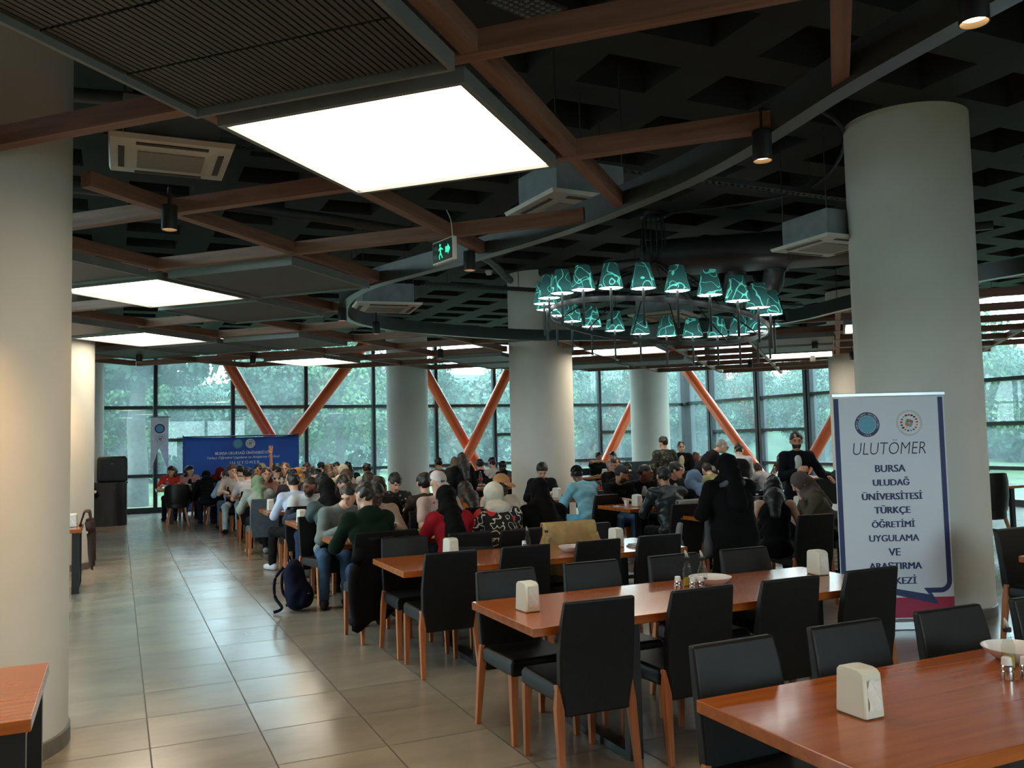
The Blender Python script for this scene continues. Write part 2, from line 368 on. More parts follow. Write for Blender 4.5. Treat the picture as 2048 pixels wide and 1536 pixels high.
P, F = leaf_cloud(9, [(0, 0, 5, 1.5), (-1.2, .3, 4.4, 1.1), (1.3, .2, 4.8, 1.2), (.2, -.6, 6, 1.3)], 2600, .2)
o = D.objects.new('crown', np_mesh('crown', P, F, LEAF[2])); C.objects.link(o); o.parent = t
# wooded rise closing the view
hv, hf_ = [], []
for i in range(61):
    a = R(-75+200*i/60); ca, sa = math.cos(a), math.sin(a)
    for j, (r_, z_) in enumerate(((44, -.2), (50, 2.6+.5*math.sin(i*.9)), (56, 5.6+.8*math.sin(i*.6+1)), (64, 7.0+.7*math.sin(i*.45)))): hv.append((8+r_*ca, 12+r_*sa, z_))
for i in range(60):
    for j in range(3): hf_.append((i*4+j, i*4+j+1, i*4+j+5, i*4+j+4))
struct(MB().add(hv, hf_).build('hill', LEAF[2], smooth=True))
# woods behind, beyond counting
bl = [(x+rt.uniform(-1.5, 1.5), 50+rt.uniform(-3, 4), rt.uniform(.8, 4.6), rt.uniform(2.0, 2.8)) for x in range(-26, 78, 1)]
bl += [(44+rt.uniform(-3, 4), y+rt.uniform(-1, 1), rt.uniform(.8, 4.2), rt.uniform(2.0, 2.8)) for y in range(-20, 56, 1)]
P, F = leaf_cloud(77, bl, 150000, .22)
o = D.objects.new('woods', np_mesh('woods', P, F, LEAF[1])); C.objects.link(o)
tag(o, 'dense distant woods behind the nearer trees outside', 'woods', kind='stuff')
# ================================================================== CEILING FITTINGS
ZB, BW, BH = 3.25, .075, .10          # lattice underside, beam width and depth
BEAM = wood_mat('brown lattice wood', rgb(112, 78, 62), rgb(138, 100, 82), 'X', .6)
DARK = mat('matt black metal', (.012, .013, .014), .5, var=.2)
DKGREY = mat('dark grey sheet metal', (.035, .04, .043), .5, var=.2)
LIPG = mat('grey metal edge', (.16, .17, .17), .5, var=.1)
# outline of the curved black band round the opening
def spline(P, n=10, closed=False):
    P = [Vector(p) for p in P]; out = []; L = len(P)
    for i in range(L if closed else L-1):
        p = [P[(i+k) % L] if closed else P[max(0, min(L-1, i+k))] for k in (-1, 0, 1, 2)]
        for j in range(n):
            t = j/n
            out.append(.5*((2*p[1])+(-p[0]+p[2])*t+(2*p[0]-5*p[1]+4*p[2]-p[3])*t*t+(-p[0]+3*p[1]-3*p[2]+p[3])*t**3))
    if not closed: out.append(P[-1])
    return out
RP = [(4.4, -1.6), (3.35, -.2), (2.95, 1.3), (2.98, 2.6), (3.16, 3.75), (3.19, 4.6), (3.08, 5.7), (2.80, 6.84), (2.55, 7.6), (2.30, 8.5), (2.32, 9.5), (2.62, 10.7), (3.19, 11.42), (3.95, 11.85), (5.54, 12.28), (6.64, 12.18), (7.5, 11.8), (8.06, 10.9), (8.55, 9.75), (8.64, 9.1), (8.46, 8.1), (8.3, 6.4), (8.6, 4.2), (8.8, 2), (8.6, -.6), (7.6, -2), (5.8, -2.4)]
ring = spline([(x, y, 0) for x, y in RP], 8, True)
def inside(x, y):
    c = False; n = len(ring)
    for i in range(n):
        a, b = ring[i], ring[i-1]
        if (a.y > y) != (b.y > y) and x < (b.x-a.x)*(y-a.y)/(b.y-a.y)+a.x: c = not c
    return c
rb = MB(); hw = .05; n = len(ring); vs = []
for i in range(n):
    t = (ring[(i+1) % n]-ring[i-1]).normalized(); nm = Vector((t.y, -t.x, 0))
    for s_, z in ((-1, ZB-.02), (1, ZB-.02), (1, ZB+.15), (-1, ZB+.15)): vs.append(ring[i]+nm*hw*s_+Vector((0, 0, z)))
rb.add(vs, [(4*i+k, 4*i+(k+1) % 4, 4*((i+1) % n)+(k+1) % 4, 4*((i+1) % n)+k) for i in range(n) for k in range(4)])
tag(rb.build('ceiling_band', mat('satin black band', (.045, .05, .05), .32, var=.15), smooth='auto'), 'curved black band edging the opening in the wooden ceiling lattice', 'ceiling band')
# lattice of crossing beams, one part per beam run
lat = thing('ceiling_lattice', 'suspended brown wooden lattice of diagonal crossing beams', 'ceiling lattice', (0, 0, 0))
def in_lattice(x, y):
    u, v = x-.32, y-.2
    for m_ in (math.floor(u), math.floor(u)+1):
        for n_ in (math.floor(v), math.floor(v)+1):
            if (m_+n_) % 2 and n_ <= LAT_END and abs(u-m_)+abs(v-n_) <= 1.06: return True
    return False
LAT_END = 17
def runs(fn, t0, t1, step=.05):
    out = []; cur = None; t = t0
    while t <= t1:
        x, y = fn(t)
        ok = XW+.1 < x < XE-1.0 and YS+.3 < y < 22.9 and in_lattice(x, y) and not inside(x, y) and all((x-c[0])**2+(y-c[1])**2 > (c[2]+.06)**2 for c in cols)
        if ok: cur = (cur[0], t) if cur else (t, t)
        elif cur: out.append(cur); cur = None
        t += step
    if cur: out.append(cur)
    return [r for r in out if r[1]-r[0] > .35]
q = math.sqrt(.5); beams = []
for j in range(-3, 19):
    s0 = .52+2*j
    beams += [(0, s0, r) for r in runs(lambda t: (s0/2+t*q, s0/2-t*q), -26, 26)]
for i in range(-10, 13):
    d0 = -.12+2*i
    beams += [(1, d0, r) for r in runs(lambda t: (-d0/2+t*q, d0/2+t*q), -6, 30)]
beams.sort(key=lambda z: -(z[2][1]-z[2][0]))
for kind, c0, (a, e) in beams:
    L = e-a; b = MB().box((0, 0, 0), (L, BW, BH-(.006 if kind else 0)))
    o = b.build('beam', BEAM, lat); m_ = (a+e)/2
    o.location = ((c0/2+m_*q, c0/2-m_*q, ZB+BH/2) if kind == 0 else (-c0/2+m_*q, c0/2+m_*q, ZB+BH/2+.003))
    o.rotation_euler = (0, 0, -PI/4 if kind == 0 else PI/4)
# thin hanger rods for the lattice
for m_ in range(-3, 16, 2):
    for n_ in range(-3, 23, 2):
        x, y = .32+m_, .2+n_+((m_) % 2)*1.0
        x, y = .32+m_+.0, .2+n_+(1 if (m_+n_) % 2 else 0)
        if XW < x < XE-1 and y < LAT_END+1 and not inside(x, y) and all((x-c[0])**2+(y-c[1])**2 > (c[2]+.1)**2 for c in cols):
            if (m_ % 3) == 0: MB().tube([(x, y, ZB+BH), (x, y, ZS+.02)], .005, 5).build('hanger_rod', DARK, lat)

# square light panels and dark louvred panels in lattice cells
PANEL = emit_mat('lit panel diffuser', (1.0, .88, .68), PANEL_L)
def cell(m_, n_): return .32+m_, .2+n_
def light_panel(m_, n_, label):
    x, y = cell(m_, n_); t = thing('ceiling_light_panel', label, 'ceiling light', (x, y, 3.2), PI/4, 'square ceiling light panels')
    f = MB(); h = .62
    for sx, sy, dx, dy in ((0, 1, 1.27, .03), (0, -1, 1.27, .03), (1, 0, .03, 1.21), (-1, 0, .03, 1.21)):
        f.box((sx*h, sy*h, .025), (dx, dy, .07))
    f.box((0, 0, .058), (1.2, 1.2, .006)); f.build('frame', DARK if False else LIPG, t)
    MB().box((0, 0, .012), (1.2, 1.2, .012)).build('diffuser', PANEL, t)
light_panel(1, 4, 'largest bright square ceiling light panel, nearest the camera above the aisle')
light_panel(0, 9, 'bright square ceiling panel second along the aisle, just right of the left columns')
light_panel(0, 13, 'bright square ceiling panel third along the aisle, near the speaker corner')
light_panel(3, 16, 'small bright ceiling panel in front of the left orange strut crossing')
light_panel(8, 13, 'bright ceiling panel seen below the chandelier ring, right of the middle column')
light_panel(10, 9, 'bright ceiling panel half hidden by the column behind the roll-up banner')
light_panel(2, -3, 'added unseen fill light panel behind the camera, over the aisle')  # out of view, added as fill light from behind the camera
light_panel(6, -3, 'added unseen fill light panel far behind the camera')  # unseen panel added to brighten the roll-up banner and columns
light_panel(9, 0, 'added unseen fill light panel behind and right of the camera')  # added out of view to light banner and right column from the front
light_panel(10, 3, 'added fill light panel right of the big column, out of view')  # unseen extra panel lighting the right column and banner
light_panel(0, -1, 'added unseen fill light panel just behind the camera')  # added overhead fill for the nearest table and floor, never in view
light_panel(-2, 1, 'added unseen fill light panel behind the near left column')  # extra panel outside the frame, added for fill light
light_panel(12, 13, 'bright square ceiling panel by the far right column')
LOUV = mat('dark perforated ceiling panel', (.050, .050, .047), .55, var=.1)
def dark_panel(m_, n_, label, louvre=False):
    x, y = cell(m_, n_); t = thing('ceiling_panel', label, 'ceiling panel', (x, y, 3.19), PI/4, 'dark square ceiling panels')
    f = MB(); h = .64
    for sx, sy, dx, dy in ((0, 1, 1.30, .02), (0, -1, 1.30, .02), (1, 0, .02, 1.26), (-1, 0, .02, 1.26)):
        f.box((sx*h, sy*h, .03), (dx, dy, .075))
    f.build('frame', LIPG if not louvre else LIPG, t)
    b = MB()
    if louvre:
        for k in range(42):
            for half in (-1, 0, 1):
                yy = -.61+k*.03
                b.box((half*.415, yy, .03), (.40, .021, .012))
        b.box((0, 0, .055), (1.24, 1.24, .01))
    else: b.box((0, 0, .02), (1.25, 1.25, .02))
    b.build('louvre_sheet' if louvre else 'panel_sheet', LOUV, t)
dark_panel(0, 3, 'big dark louvred ceiling panel beside the nearest light panel', True)
for m_, n_, lb in [(-1, 8, 'dark ceiling panel just left of the second aisle light panel'), (1, 8, 'dark ceiling panel just right of the second aisle light panel'),
                   (1, 10, 'dark ceiling panel between the second aisle light and the curved band'), (-1, 12, 'dark ceiling panel left of the third aisle light'),
                   (2, 13, 'dark ceiling panel in front of the light panel at the orange struts'), (1, 14, 'dark ceiling panel right of and beyond the third aisle light'),
                   (0, 15, 'dark ceiling panel beyond the third aisle light near the window'), (6, 15, 'dark ceiling panel beyond the middle column on its left side'),
                   (7, 16, 'dark ceiling panel close behind the middle column'), (10, 15, 'dark ceiling panel beyond the light panel under the chandelier'),
                   (9, 16, 'dark ceiling panel in front of the column by the far right corner'), (10, 11, 'dark ceiling panel right of the chandelier, over the bench seats'),
                   (11, 12, 'dark ceiling panel at the edge of the lattice over the far right tables')]:
    dark_panel(m_, n_, lb)

# cylinder spotlights
BULB = emit_mat('warm spotlight lens', (1.0, .55, .22), 14)
def spot(x, y, label, zt=3.25, on=True, L=.16, pw=SPOT_W, col=(1, .62, .30)):
    t = thing('spotlight', label, 'spotlight', (x, y, zt), 0, 'black cylinder spotlights')
    b = MB().lathe([(.047, 0), (.05, -.005), (.05, -L), (.046, -L), (.044, -L+.02), (.0440, -L+.024)], n=24, cap1=False); b.build('housing', DARK, t, smooth='auto')
    MB().lathe([(.044, -L+.022), (.044, -L+.03)], n=24).build('lens', BULB if on else LIPG, t)
    MB().tube([(0, 0, 0), (0, 0, .12)], .012, 8).build('stem', DARK, t)
    ld = D.lights.new('spot_lamp', 'SPOT'); ld.energy = pw; ld.color = col; ld.spot_size = R(95); ld.spot_blend = .7; ld.shadow_soft_size = .04
    lo = D.objects.new('spot_lamp', ld); C.objects.link(lo); lo.parent = t; lo.location = (0, 0, -L-.01)
for x, y, lb in [(.30, 5.95, 'black spotlight under the lattice crossing right of the near left column'), (2.66, 6.62, 'lit spotlight on the curved band just right of the exit sign'),
                 (3.03, 3.45, 'lit spotlight on the curved band in front of the big right column'), (2.70, 1.98, 'brightest lit spotlight nearest the camera, top right'),
                 (2.36, 9.85, 'lit spotlight at the leftmost bend of the curved band'), (3.07, 10.95, 'lit spotlight on the band behind the leftmost bend'),
                 (.32, 15.5, 'lit spotlight hanging in front of the window above the speaker corner'), (2.15, 15.6, 'lit spotlight hanging in front of the window left of the orange struts'),
                 (7.2, 11.2, 'small lit spotlight on the band below the chandelier'), (12.5, 14.9, 'spotlight hanging on the beam end in front of the far right windows'),
                 (10.8, 11.2, 'upper spotlight beside the panel left of the far right column'), (12.75, 13.3, 'lower spotlight beside the far right column'),
                 (5.05, 14.0, 'small lit spotlight seen left of the middle column')]:
    spot(x, y, lb)
# wall-wash spots on the columns
for x, y, lb in [(-.75, 4.5, 'spotlight washing the near left column, hidden behind the louvred panel'), (-.78, 12.85, 'spotlight washing the second left column'), (13.35, 12.85, 'spotlight washing the far right column with warm light'), (-1.0, 20.75, 'spotlight washing the last left column')]:
    spot(x, y, lb, pw=150 if x > 5 else 105, col=(1, .60, .25))

# ceiling cassette air conditioners
ACW = mat('off white plastic', (.62, .60, .54), .45, var=.04)
ACG = mat('grey intake grille', (.30, .29, .26), .6, var=.25, scale=60, stretch=(1, 8, 1))
BOXM = mat('galvanised grey box', (.20, .22, .23), .45, var=.2)
def cassette(x, y, z, rz, label, s=.36, tilt=0):
    t = thing('air_conditioner', label, 'air conditioner', (x, y, z), rz, 'ceiling cassette air conditioners')
    MB().box((0, 0, .17), (s*1.55, s*1.55, .26)).build('casing', BOXM, t, bevel=.006)
    b = MB()
    o_, i_ = s, s*.62
    P = [(-o_, -o_, .03), (o_, -o_, .03), (o_, o_, .03), (-o_, o_, .03), (-o_*.97, -o_*.97, 0), (o_*.97, -o_*.97, 0), (o_*.97, o_*.97, 0), (-o_*.97, o_*.97, 0),
         (-i_, -i_, -.012), (i_, -i_, -.012), (i_, i_, -.012), (-i_, i_, -.012)]
    b.add(P, [(0, 1, 2, 3)]+[(k, 4+k, 4+(k+1) % 4, (k+1) % 4) for k in range(4)]+[(4+k, 8+k, 8+(k+1) % 4, 4+(k+1) % 4) for k in range(4)]+[(11, 10, 9, 8)])
    b.build('panel', ACW, t)
    MB().box((0, 0, -.014), (i_*1.75, i_*1.5, .012)).build('intake_grille', ACG, t)
    for k in range(4):
        a = k*PI/2; rot = Matrix.Rotation(a, 3, 'Z'); c = rot @ Vector((0, s*.80, -.006))
        MB().box(c, (s*1.15, s*.10, .012), rot).build('air_slot', mat('dark slot', (.05, .05, .045), .6), t)
    for sx in (-1, 1):
        for sy in (-1, 1): MB().tube([(sx*s*.75, sy*s*.75, .2), (sx*s*.75, sy*s*.75, ZS-z)], .006, 5).build('hanger_rod', DARK, t)
cassette(.30, 5.85, 3.52, 0, 'white ceiling cassette air conditioner beside the near left column')
cassette(3.32, 6.05, 3.52, .05, 'white ceiling cassette behind the nearest light panel, half hidden by the beams', .4)
cassette(3.36, 11.55, 3.52, -.12, 'white ceiling cassette hanging inside the left bend of the curved band', .45)
cassette(6.55, 6.55, 3.55, 0, 'white ceiling cassette half hidden behind the big right column', .40)
cassette(7.9, 11.4, 3.55, .6, 'flat white ceiling cassette seen through the chandelier ring', .45)

# duct, flexible hoses, cable tray, pipes
dm = mat('dark painted duct', (.03, .033, .035), .42, var=.25, scale=3)
t = thing('air_duct', 'large dark flat oval air duct above the chandelier', 'air duct', (8.0, 9.0, 4.12), R(-38))
prof = [(.5*math.copysign(abs(math.cos(a))**.55, math.cos(a)), .22*math.sin(a)) for a in [2*PI*k/28 for k in range(28)]]
MB().loft([[(x, p[0], p[1]) for p in prof] for x in (-1.7, -1.69, .2, .21, 1.5)]).build('duct_body', dm, t, smooth='auto')
fl = MB()
for x in (-1.7, .2, 1.5): fl.loft([[(x+d, p[0]*1.05, p[1]*1.1) for p in prof] for d in (-.02, .02)])
fl.build('flange', DKGREY, t, smooth='auto')
hose = mat('ribbed flexible hose', (.07, .075, .08), .38, var=.2)
for k, (x, y, z1) in enumerate([(7.75, 9.45, 3.62), (8.15, 9.12, 3.66)]):
    t = thing('flexible_hose', ['thick ribbed flexible hose hanging under the duct, left one', 'thick ribbed flexible hose hanging under the duct, right one'][k], 'hose', (x, y, 0), 0, 'flexible duct hoses')
    pts = spline([(0, 0, 4.02), (.02, .05, 3.85), (.1, .2, z1+.05), (.3, .5, z1+.12), (.55, .9, 4.0)], 12)
    b = MB().tube(pts, [.135+(.012 if i % 2 else 0) for i in range(len(pts))], 16); b.build('hose', hose, t, smooth=True)
def tray(a, b_, z, label, wd=.12):
    a, b_ = Vector(a+(z,)), Vector(b_+(z,)); d = (b_-a); L = d.length
    t = thing('cable_tray', label, 'cable tray', a, math.atan2(d.y, d.x))
    m = MB().box((L/2, wd/2, .02), (L, .004, .05)).box((L/2, -wd/2, .02), (L, .004, .05))
    k = 0
    while k*.08 < L: m.box((k*.08+.02, 0, 0), (.04, wd, .004)); k += 1
    m.box((L/2, wd*.3, 0), (L, .03, .004)).box((L/2, -wd*.3, 0), (L, .03, .004)); m.build('tray', DKGREY, t)
    k = .4
    while k < L: MB().tube([(k, 0, 0), (k, 0, ZS-z)], .006, 5).build('hanger_rod', DARK, t); k += 1.3
    MB().tube([(0, .02, .015), (L/2, -.02, .018), (L, .02, .015)], .012, 6).build('cable', DARK, t)
tray((2.4, 6.85), (8.2, 6.95), 4.2, 'perforated dark cable tray crossing behind the curved band toward the big right column')
tray((4.5, 13.2), (12.5, 13.3), 4.2, 'perforated dark cable tray running past the top of the middle column')
tray((-4.2, 7.6), (3.0, 7.6), 4.25, 'dark cable tray over the lattice left of the exit sign')
pm = mat('grey painted pipe', (.06, .063, .065), .45, var=.15)
for k, (pts, r, lb) in enumerate([
        ([(6.2, 12.4, 4.35), (10.5, 7.6, 4.35)], .06, 'long dark pipe crossing behind the duct and the big right column'),
        ([(-4.2, 9.2, 4.3), (3.2, 10.2, 4.3), (5.9, 12.9, 4.3)], .06, 'dark pipe running over the lattice toward the middle column'),
        ([(-4.2, 6.6, 4.1), (.2, 6.4, 4.1), (.5, 6.2, 4.4)], .05, 'pale insulated pipe above the left air conditioner'),
        ([(5.2, 5.6, 4.6), (6.6, 6.3, 4.62), (7.6, 8.0, 4.62), (6.6, 9.5, 4.62)], .018, 'thin cable running along the slab to the chandelier canopy')]):
    t = thing('pipe', lb, 'pipe', (0, 0, 0)); MB().tube(spline(pts, 6), r, 12).build('pipe_run', pm if k < 3 else DARK, t, smooth=True)
# smoke detectors
for x, y, z, lb in [(5.95, 13.9, 4.62, 'white smoke detector left of the middle column'), (7.25, 20.6, 4.62, 'grey smoke detector in the dark behind the curved band'), (8.25, 14.2, 4.62, 'white smoke detector right of the middle column behind the chandelier')]:
    t = thing('smoke_detector', lb, 'smoke detector', (x, y, z), 0, 'smoke detectors')
    MB().lathe([(.07, .03), (.07, 0), (.055, -.02), (.05, -.045), (.02, -.05)], n=20).build('body', ACW, t, smooth='auto')
    MB().lathe([(.012, -.05), (.012, -.06)], n=10).build('sensor', DKGREY, t)

# exit sign hanging on a wire
t = thing('exit_sign', 'small green and black running man exit sign hanging under the lattice', 'exit sign', (2.16, 5.86, 3.06), R(100))
EG = emit_mat('exit sign green', (.05, .9, .45), .9)
MB().box((0, 0, 0), (.30, .035, .17)).build('frame', ACW, t, bevel=.006)
MB().box((0, .019, 0), (.275, .004, .145)).build('face', mat('exit sign dark green', (.004, .02, .014), .3), t)
ic = MB(); Y_ = .0225
def flat(pts): ic.add([(p[0], Y_, p[1]) for p in pts], [tuple(range(len(pts)))])
flat([(.025+.011*math.cos(a), .045+.011*math.sin(a)) for a in [2*PI*k/14 for k in range(14)]])
flat([(.03, .032), (.01, .028), (.012, -.012), (.028, -.01)]); flat([(.01, .028), (-.018, .012), (-.014, .004), (.012, .016)]); flat([(.03, .03), (.05, .012), (.044, .005), (.026, .018)])
flat([(.012, -.012), (-.012, -.05), (-.002, -.055), (.024, -.014)]); flat([(.026, -.01), (.046, -.035), (.036, -.06), (.028, -.056), (.034, -.036), (.014, -.014)])
o = ic.build('running_man_icon', EG, t)
ar = MB(); Y2 = .0225
ar.add([(p[0], Y2, p[1]) for p in [(-.05, .022), (-.085, .022), (-.085, .04), (-.12, 0), (-.085, -.04), (-.085, -.022), (-.05, -.022)]], [tuple(range(7))]); ar.build('arrow', EG, t)
dz = MB()
for zz in (.03, -.03):
    dz.add([(x, Y2, z+zz) for x, z in ((.065, -.014), (.12, -.014), (.12, .014), (.065, .014))], [(0, 1, 2, 3)])
    dz.add([(x, Y2+.001, z+zz) for x, z in ((.07, -.009), (.115, -.009), (.115, .009), (.07, .009))], [(0, 1, 2, 3)])
dz.build('sign_plates', mat('dim green plate', (.02, .12, .08), .4), t)
MB().tube(spline([(-.12, 0, .085), (-.13, .02, .2), (-.09, .03, .28)], 8), .004, 6).build('wire', ACW, t, smooth=True)
# perforated grille near the top of the picture
t = thing('ceiling_vent', 'small perforated metal vent on the dark slab above the lattice', 'vent', (2.52, 5.13, 4.62), .3)
b = MB()
for i in range(9):
    for j in range(5): b.box((-.2+i*.05, -.1+j*.05, 0), (.032, .032, .012))
b.build('vent_plate', LIPG, t); MB().box((0, 0, .012), (.5, .3, .012)).build('backing', DARK, t)

# chandelier
CH = Vector((6.515, 9.595, 3.17)); nrm = Vector((.136, -.011, 1)).normalized(); RR = 1.5
e1 = nrm.cross(Vector((0, 1, 0))).normalized(); e2 = nrm.cross(e1)
IRON = mat('dark iron tube', (.02, .022, .022), .35, metal=.3, var=.2)
t = thing('chandelier', 'huge ring chandelier with two dozen glowing teal patterned lampshades', 'chandelier', CH)
rg = MB(); K = 96; vs = []
for i in range(K):
    a = 2*PI*i/K; p = e1*math.cos(a)+e2*math.sin(a)
    for dr, dz_ in ((-.012, -.03), (.012, -.03), (.012, .03), (-.012, .03)): vs.append(p*(RR-.06+dr)+nrm*dz_)
rg.add(vs, [(4*i+k, 4*i+(k+1) % 4, 4*((i+1) % K)+(k+1) % 4, 4*((i+1) % K)+k) for i in range(K) for k in range(4)])
rg.build('ring', IRON, t, smooth='auto')
def shade_mat():
    m = D.materials.new('teal patterned lampshade'); m.use_nodes = True; n = m.node_tree; p = n.nodes['Principled BSDF']; o = n.nodes['Material Output']
    tcn = N(n, 'ShaderNodeTexCoord'); oi = N(n, 'ShaderNodeObjectInfo'); ad = N(n, 'ShaderNodeVectorMath', operation='ADD')
    cbx = N(n, 'ShaderNodeCombineXYZ'); n.links.new(math_node(n, 'MULTIPLY', oi.outputs['Random'], 37.0), cbx.inputs[0])
    n.links.new(tcn.outputs['Object'], ad.inputs[0]); n.links.new(cbx.outputs[0], ad.inputs[1])
    no = N(n, 'ShaderNodeTexNoise'); no.inputs['Scale'].default_value = 4.6; no.inputs['Detail'].default_value = .6; n.links.new(ad.outputs[0], no.inputs['Vector'])
    no2 = N(n, 'ShaderNodeTexNoise'); no2.inputs['Scale'].default_value = 6.5; no2.inputs['Detail'].default_value = 0
    ad2 = N(n, 'ShaderNodeVectorMath', operation='ADD'); ad2.inputs[1].default_value = (9, 5, 3); n.links.new(ad.outputs[0], ad2.inputs[0]); n.links.new(ad2.outputs[0], no2.inputs['Vector'])
    def band(f, w_): return math_node(n, 'LESS_THAN', math_node(n, 'ABSOLUTE', math_node(n, 'SUBTRACT', f, .5)), w_)
    ln = math_node(n, 'MAXIMUM', band(no.outputs['Fac'], .012), band(no2.outputs['Fac'], .010))
    mx_ = N(n, 'ShaderNodeMixRGB'); n.links.new(ln, mx_.inputs[0]); mx_.inputs[1].default_value = (.013, .042, .040, 1); mx_.inputs[2].default_value = (.06, .30, .25, 1)
    d_ = N(n, 'ShaderNodeBsdfDiffuse'); tl = N(n, 'ShaderNodeBsdfTranslucent'); n.links.new(mx_.outputs[0], d_.inputs[0]); n.links.new(mx_.outputs[0], tl.inputs[0])
    ms = N(n, 'ShaderNodeMixShader'); ms.inputs[0].default_value = .7; n.links.new(d_.outputs[0], ms.inputs[1]); n.links.new(tl.outputs[0], ms.inputs[2]); n.links.new(ms.outputs[0], o.inputs[0])
    return m
SH = shade_mat(); DIF = emit_mat('lampshade glowing underside', (.93, 1.0, .98), 7.0)
shp = MB().lathe([(.152, 0), (.148, .02), (.085, .295), (.083, .30)], n=28, cap0=False, cap1=False)
shm = D.meshes.new('lampshade'); shm.from_pydata(shp.v, [], shp.f); shm.materials.append(SH); shm.polygons.foreach_set('use_smooth', [True]*len(shm.polygons)); shm.update()
dfp = MB().lathe([(.143, .012), (.143, .018)], n=24); dfm = D.meshes.new('diffuser'); dfm.from_pydata(dfp.v, [], dfp.f); dfm.materials.append(DIF); dfm.update()
dfo = D.meshes.new('diffuser'); dfo.from_pydata(dfp.v, [], dfp.f); dfo.materials.append(mat('unlit diffuser', (.3, .32, .32), .5)); dfo.update()
rdp = MB().tube([(0, 0, -.42), (0, 0, .02)], .016, 8); rdm = D.meshes.new('rod'); rdm.from_pydata(rdp.v, [], rdp.f); rdm.materials.append(IRON); rdm.update()
for i in range(24):
    a = 2*PI*(i+.35)/24; p = (e1*math.cos(a)+e2*math.sin(a))*RR
    o = D.objects.new('lampshade', shm); C.objects.link(o); o.parent = t; o.location = p+Vector((0, 0, .10)); o.rotation_euler = (0, 0, a*3)
    for nm, me in (('diffuser', dfm if i not in (9,) else dfo), ('rod', rdm)):
        c_ = D.objects.new(nm, me); C.objects.link(c_); c_.parent = o
cb = MB()
for i in range(12):
    a = 2*PI*i/12+.2; p = (e1*math.cos(a)+e2*math.sin(a))*(RR-.06)
    top = Vector((.13*math.cos(a), .13*math.sin(a), ZS-.03-CH.z))
    cb.tube(spline([top, top*.8+Vector((0, 0, -.25)), p*.35+Vector((0, 0, .62)), p*.7+Vector((0, 0, .26)), p], 8), .009, 6)
cb.build('cables', DARK, t, smooth=True)
MB().lathe([(.17, ZS-CH.z), (.17, ZS-.05-CH.z), (.12, ZS-.07-CH.z)], n=28).build('canopy', DARK, t, smooth='auto')
# ================================================================== STRUTS
ORANGE = mat('orange red painted steel tube', (.80, .13, .035), .3, var=.06)
def strut(a, b_, label, r=.15):
    a, b_ = Vector(a), Vector(b_); t = thing('steel_strut', label, 'strut', b_)
    MB().tube([a-b_, Vector((0, 0, 0))], r, 24).build('tube', ORANGE, t, smooth='auto')
    MB().lathe([(r*1.6, 0), (r*1.6, .03), (r*1.05, .05)], n=24).build('base_plate', FRAME, t, smooth='auto')
def line_to(y, p, q, z0=0.02, z1=4.5):
    # extend the straight tube through two points in the plane of the facade to floor and slab
    (x0, za), (x1, zb) = p, q; k = (x1-x0)/(zb-za)
    return (x0+k*(z1-za), y, z1), (x0+k*(z0-za), y, z0)
for y, p, q, lb in [(23.55, (2.60, 3.85), (3.66, 1.93), 'leftmost orange steel strut slanting down behind the blue banner'), (23.2, (5.75, 3.85), (4.27, 1.93), 'orange steel strut rising to the right from behind the blue banner'),
                    (23.55, (8.05, 3.6), (9.27, 1.5), 'orange steel strut leaning right between the two pale columns'), (23.2, (10.45, 3.6), (9.28, 1.5), 'orange steel strut leaning left, crossing beside the middle column'),
                    (23.55, (15.0, 2.7), (14.1, 1.2), 'short visible orange strut just left of the far right column')]:
    a, b_ = line_to(y, p, q); strut(a, b_, lb)
strut((16.75, 23.85, 4.5), (16.9, 19.4, .02), 'orange steel strut slanting in front of the corner windows, behind the standing people')
strut((16.85, 14.87, 4.5), (16.9, 18.6, .02), 'orange steel strut at the right windows, behind the man with the camera')

# ================================================================== TABLES AND CHAIRS
TOP = wood_mat('glossy orange brown table wood', rgb(152, 77, 26), rgb(172, 93, 38), 'X', .25, coat=.4, spec=.4)
TOPD = wood_mat('table edge wood', rgb(140, 74, 36), rgb(176, 100, 54), 'X', .4)
STEEL = mat('black painted steel', (.010, .011, .012), .35, var=.2)
def table(x0, y0, L, dep, label, inset=.60):
    t = thing('dining_table', label, 'table', (x0+L/2, y0+dep/2, 0), 0, 'long wooden dining tables')
    MB().box((0, 0, .7275), (L, dep, .045)).build('table_top', TOP, t, bevel=.004)
    for s in (-1, 1):
        x = s*(L/2-inset); h = dep/2-.065
        m = MB().box((x, -h, .352), (.08, .05, .70)).box((x, h, .352), (.08, .05, .70)).box((x, 0, .685), (.078, 2*h-.04, .035)).box((x, 0, .022), (.078, 2*h-.04, .04))
        m.build('leg_frame', STEEL, t)
    return t
TX = 1.87; TL = 2.47
ROWY = {1: 1.77, 2: 3.91, 3: 6.05, 4: 7.95, 5: 10.07, 6: 12.23, 7: 14.35, 8: 16.5, 9: 18.62}
ordn = ['nearest', 'second', 'third', 'fourth', 'fifth', 'sixth', 'seventh', 'eighth', 'ninth']
for k, y in ROWY.items(): table(TX, y, TL, .82, 'long glossy wooden dining table, %s from the camera along the aisle' % ordn[k-1])
RT = {'R0': (5.96, 3.45, 2.45), 'RB': (5.95, 7.75, 2.45), 'R1': (5.95, 9.5, 2.45), 'R2': (5.95, 11.6, 2.45), 'R4': (5.95, 15.4, 2.45), 'R5': (6.1, 17.7, 2.45), 'Q1': (9.6, 10.2, 2.4), 'Q2': (11.0, 13.7, 2.45), 'Q3': (9.5, 17.6, 2.45), 'Q4': (11.2, 9.3, 2.4), 'F1': (.77, 20.2, 1.9)}
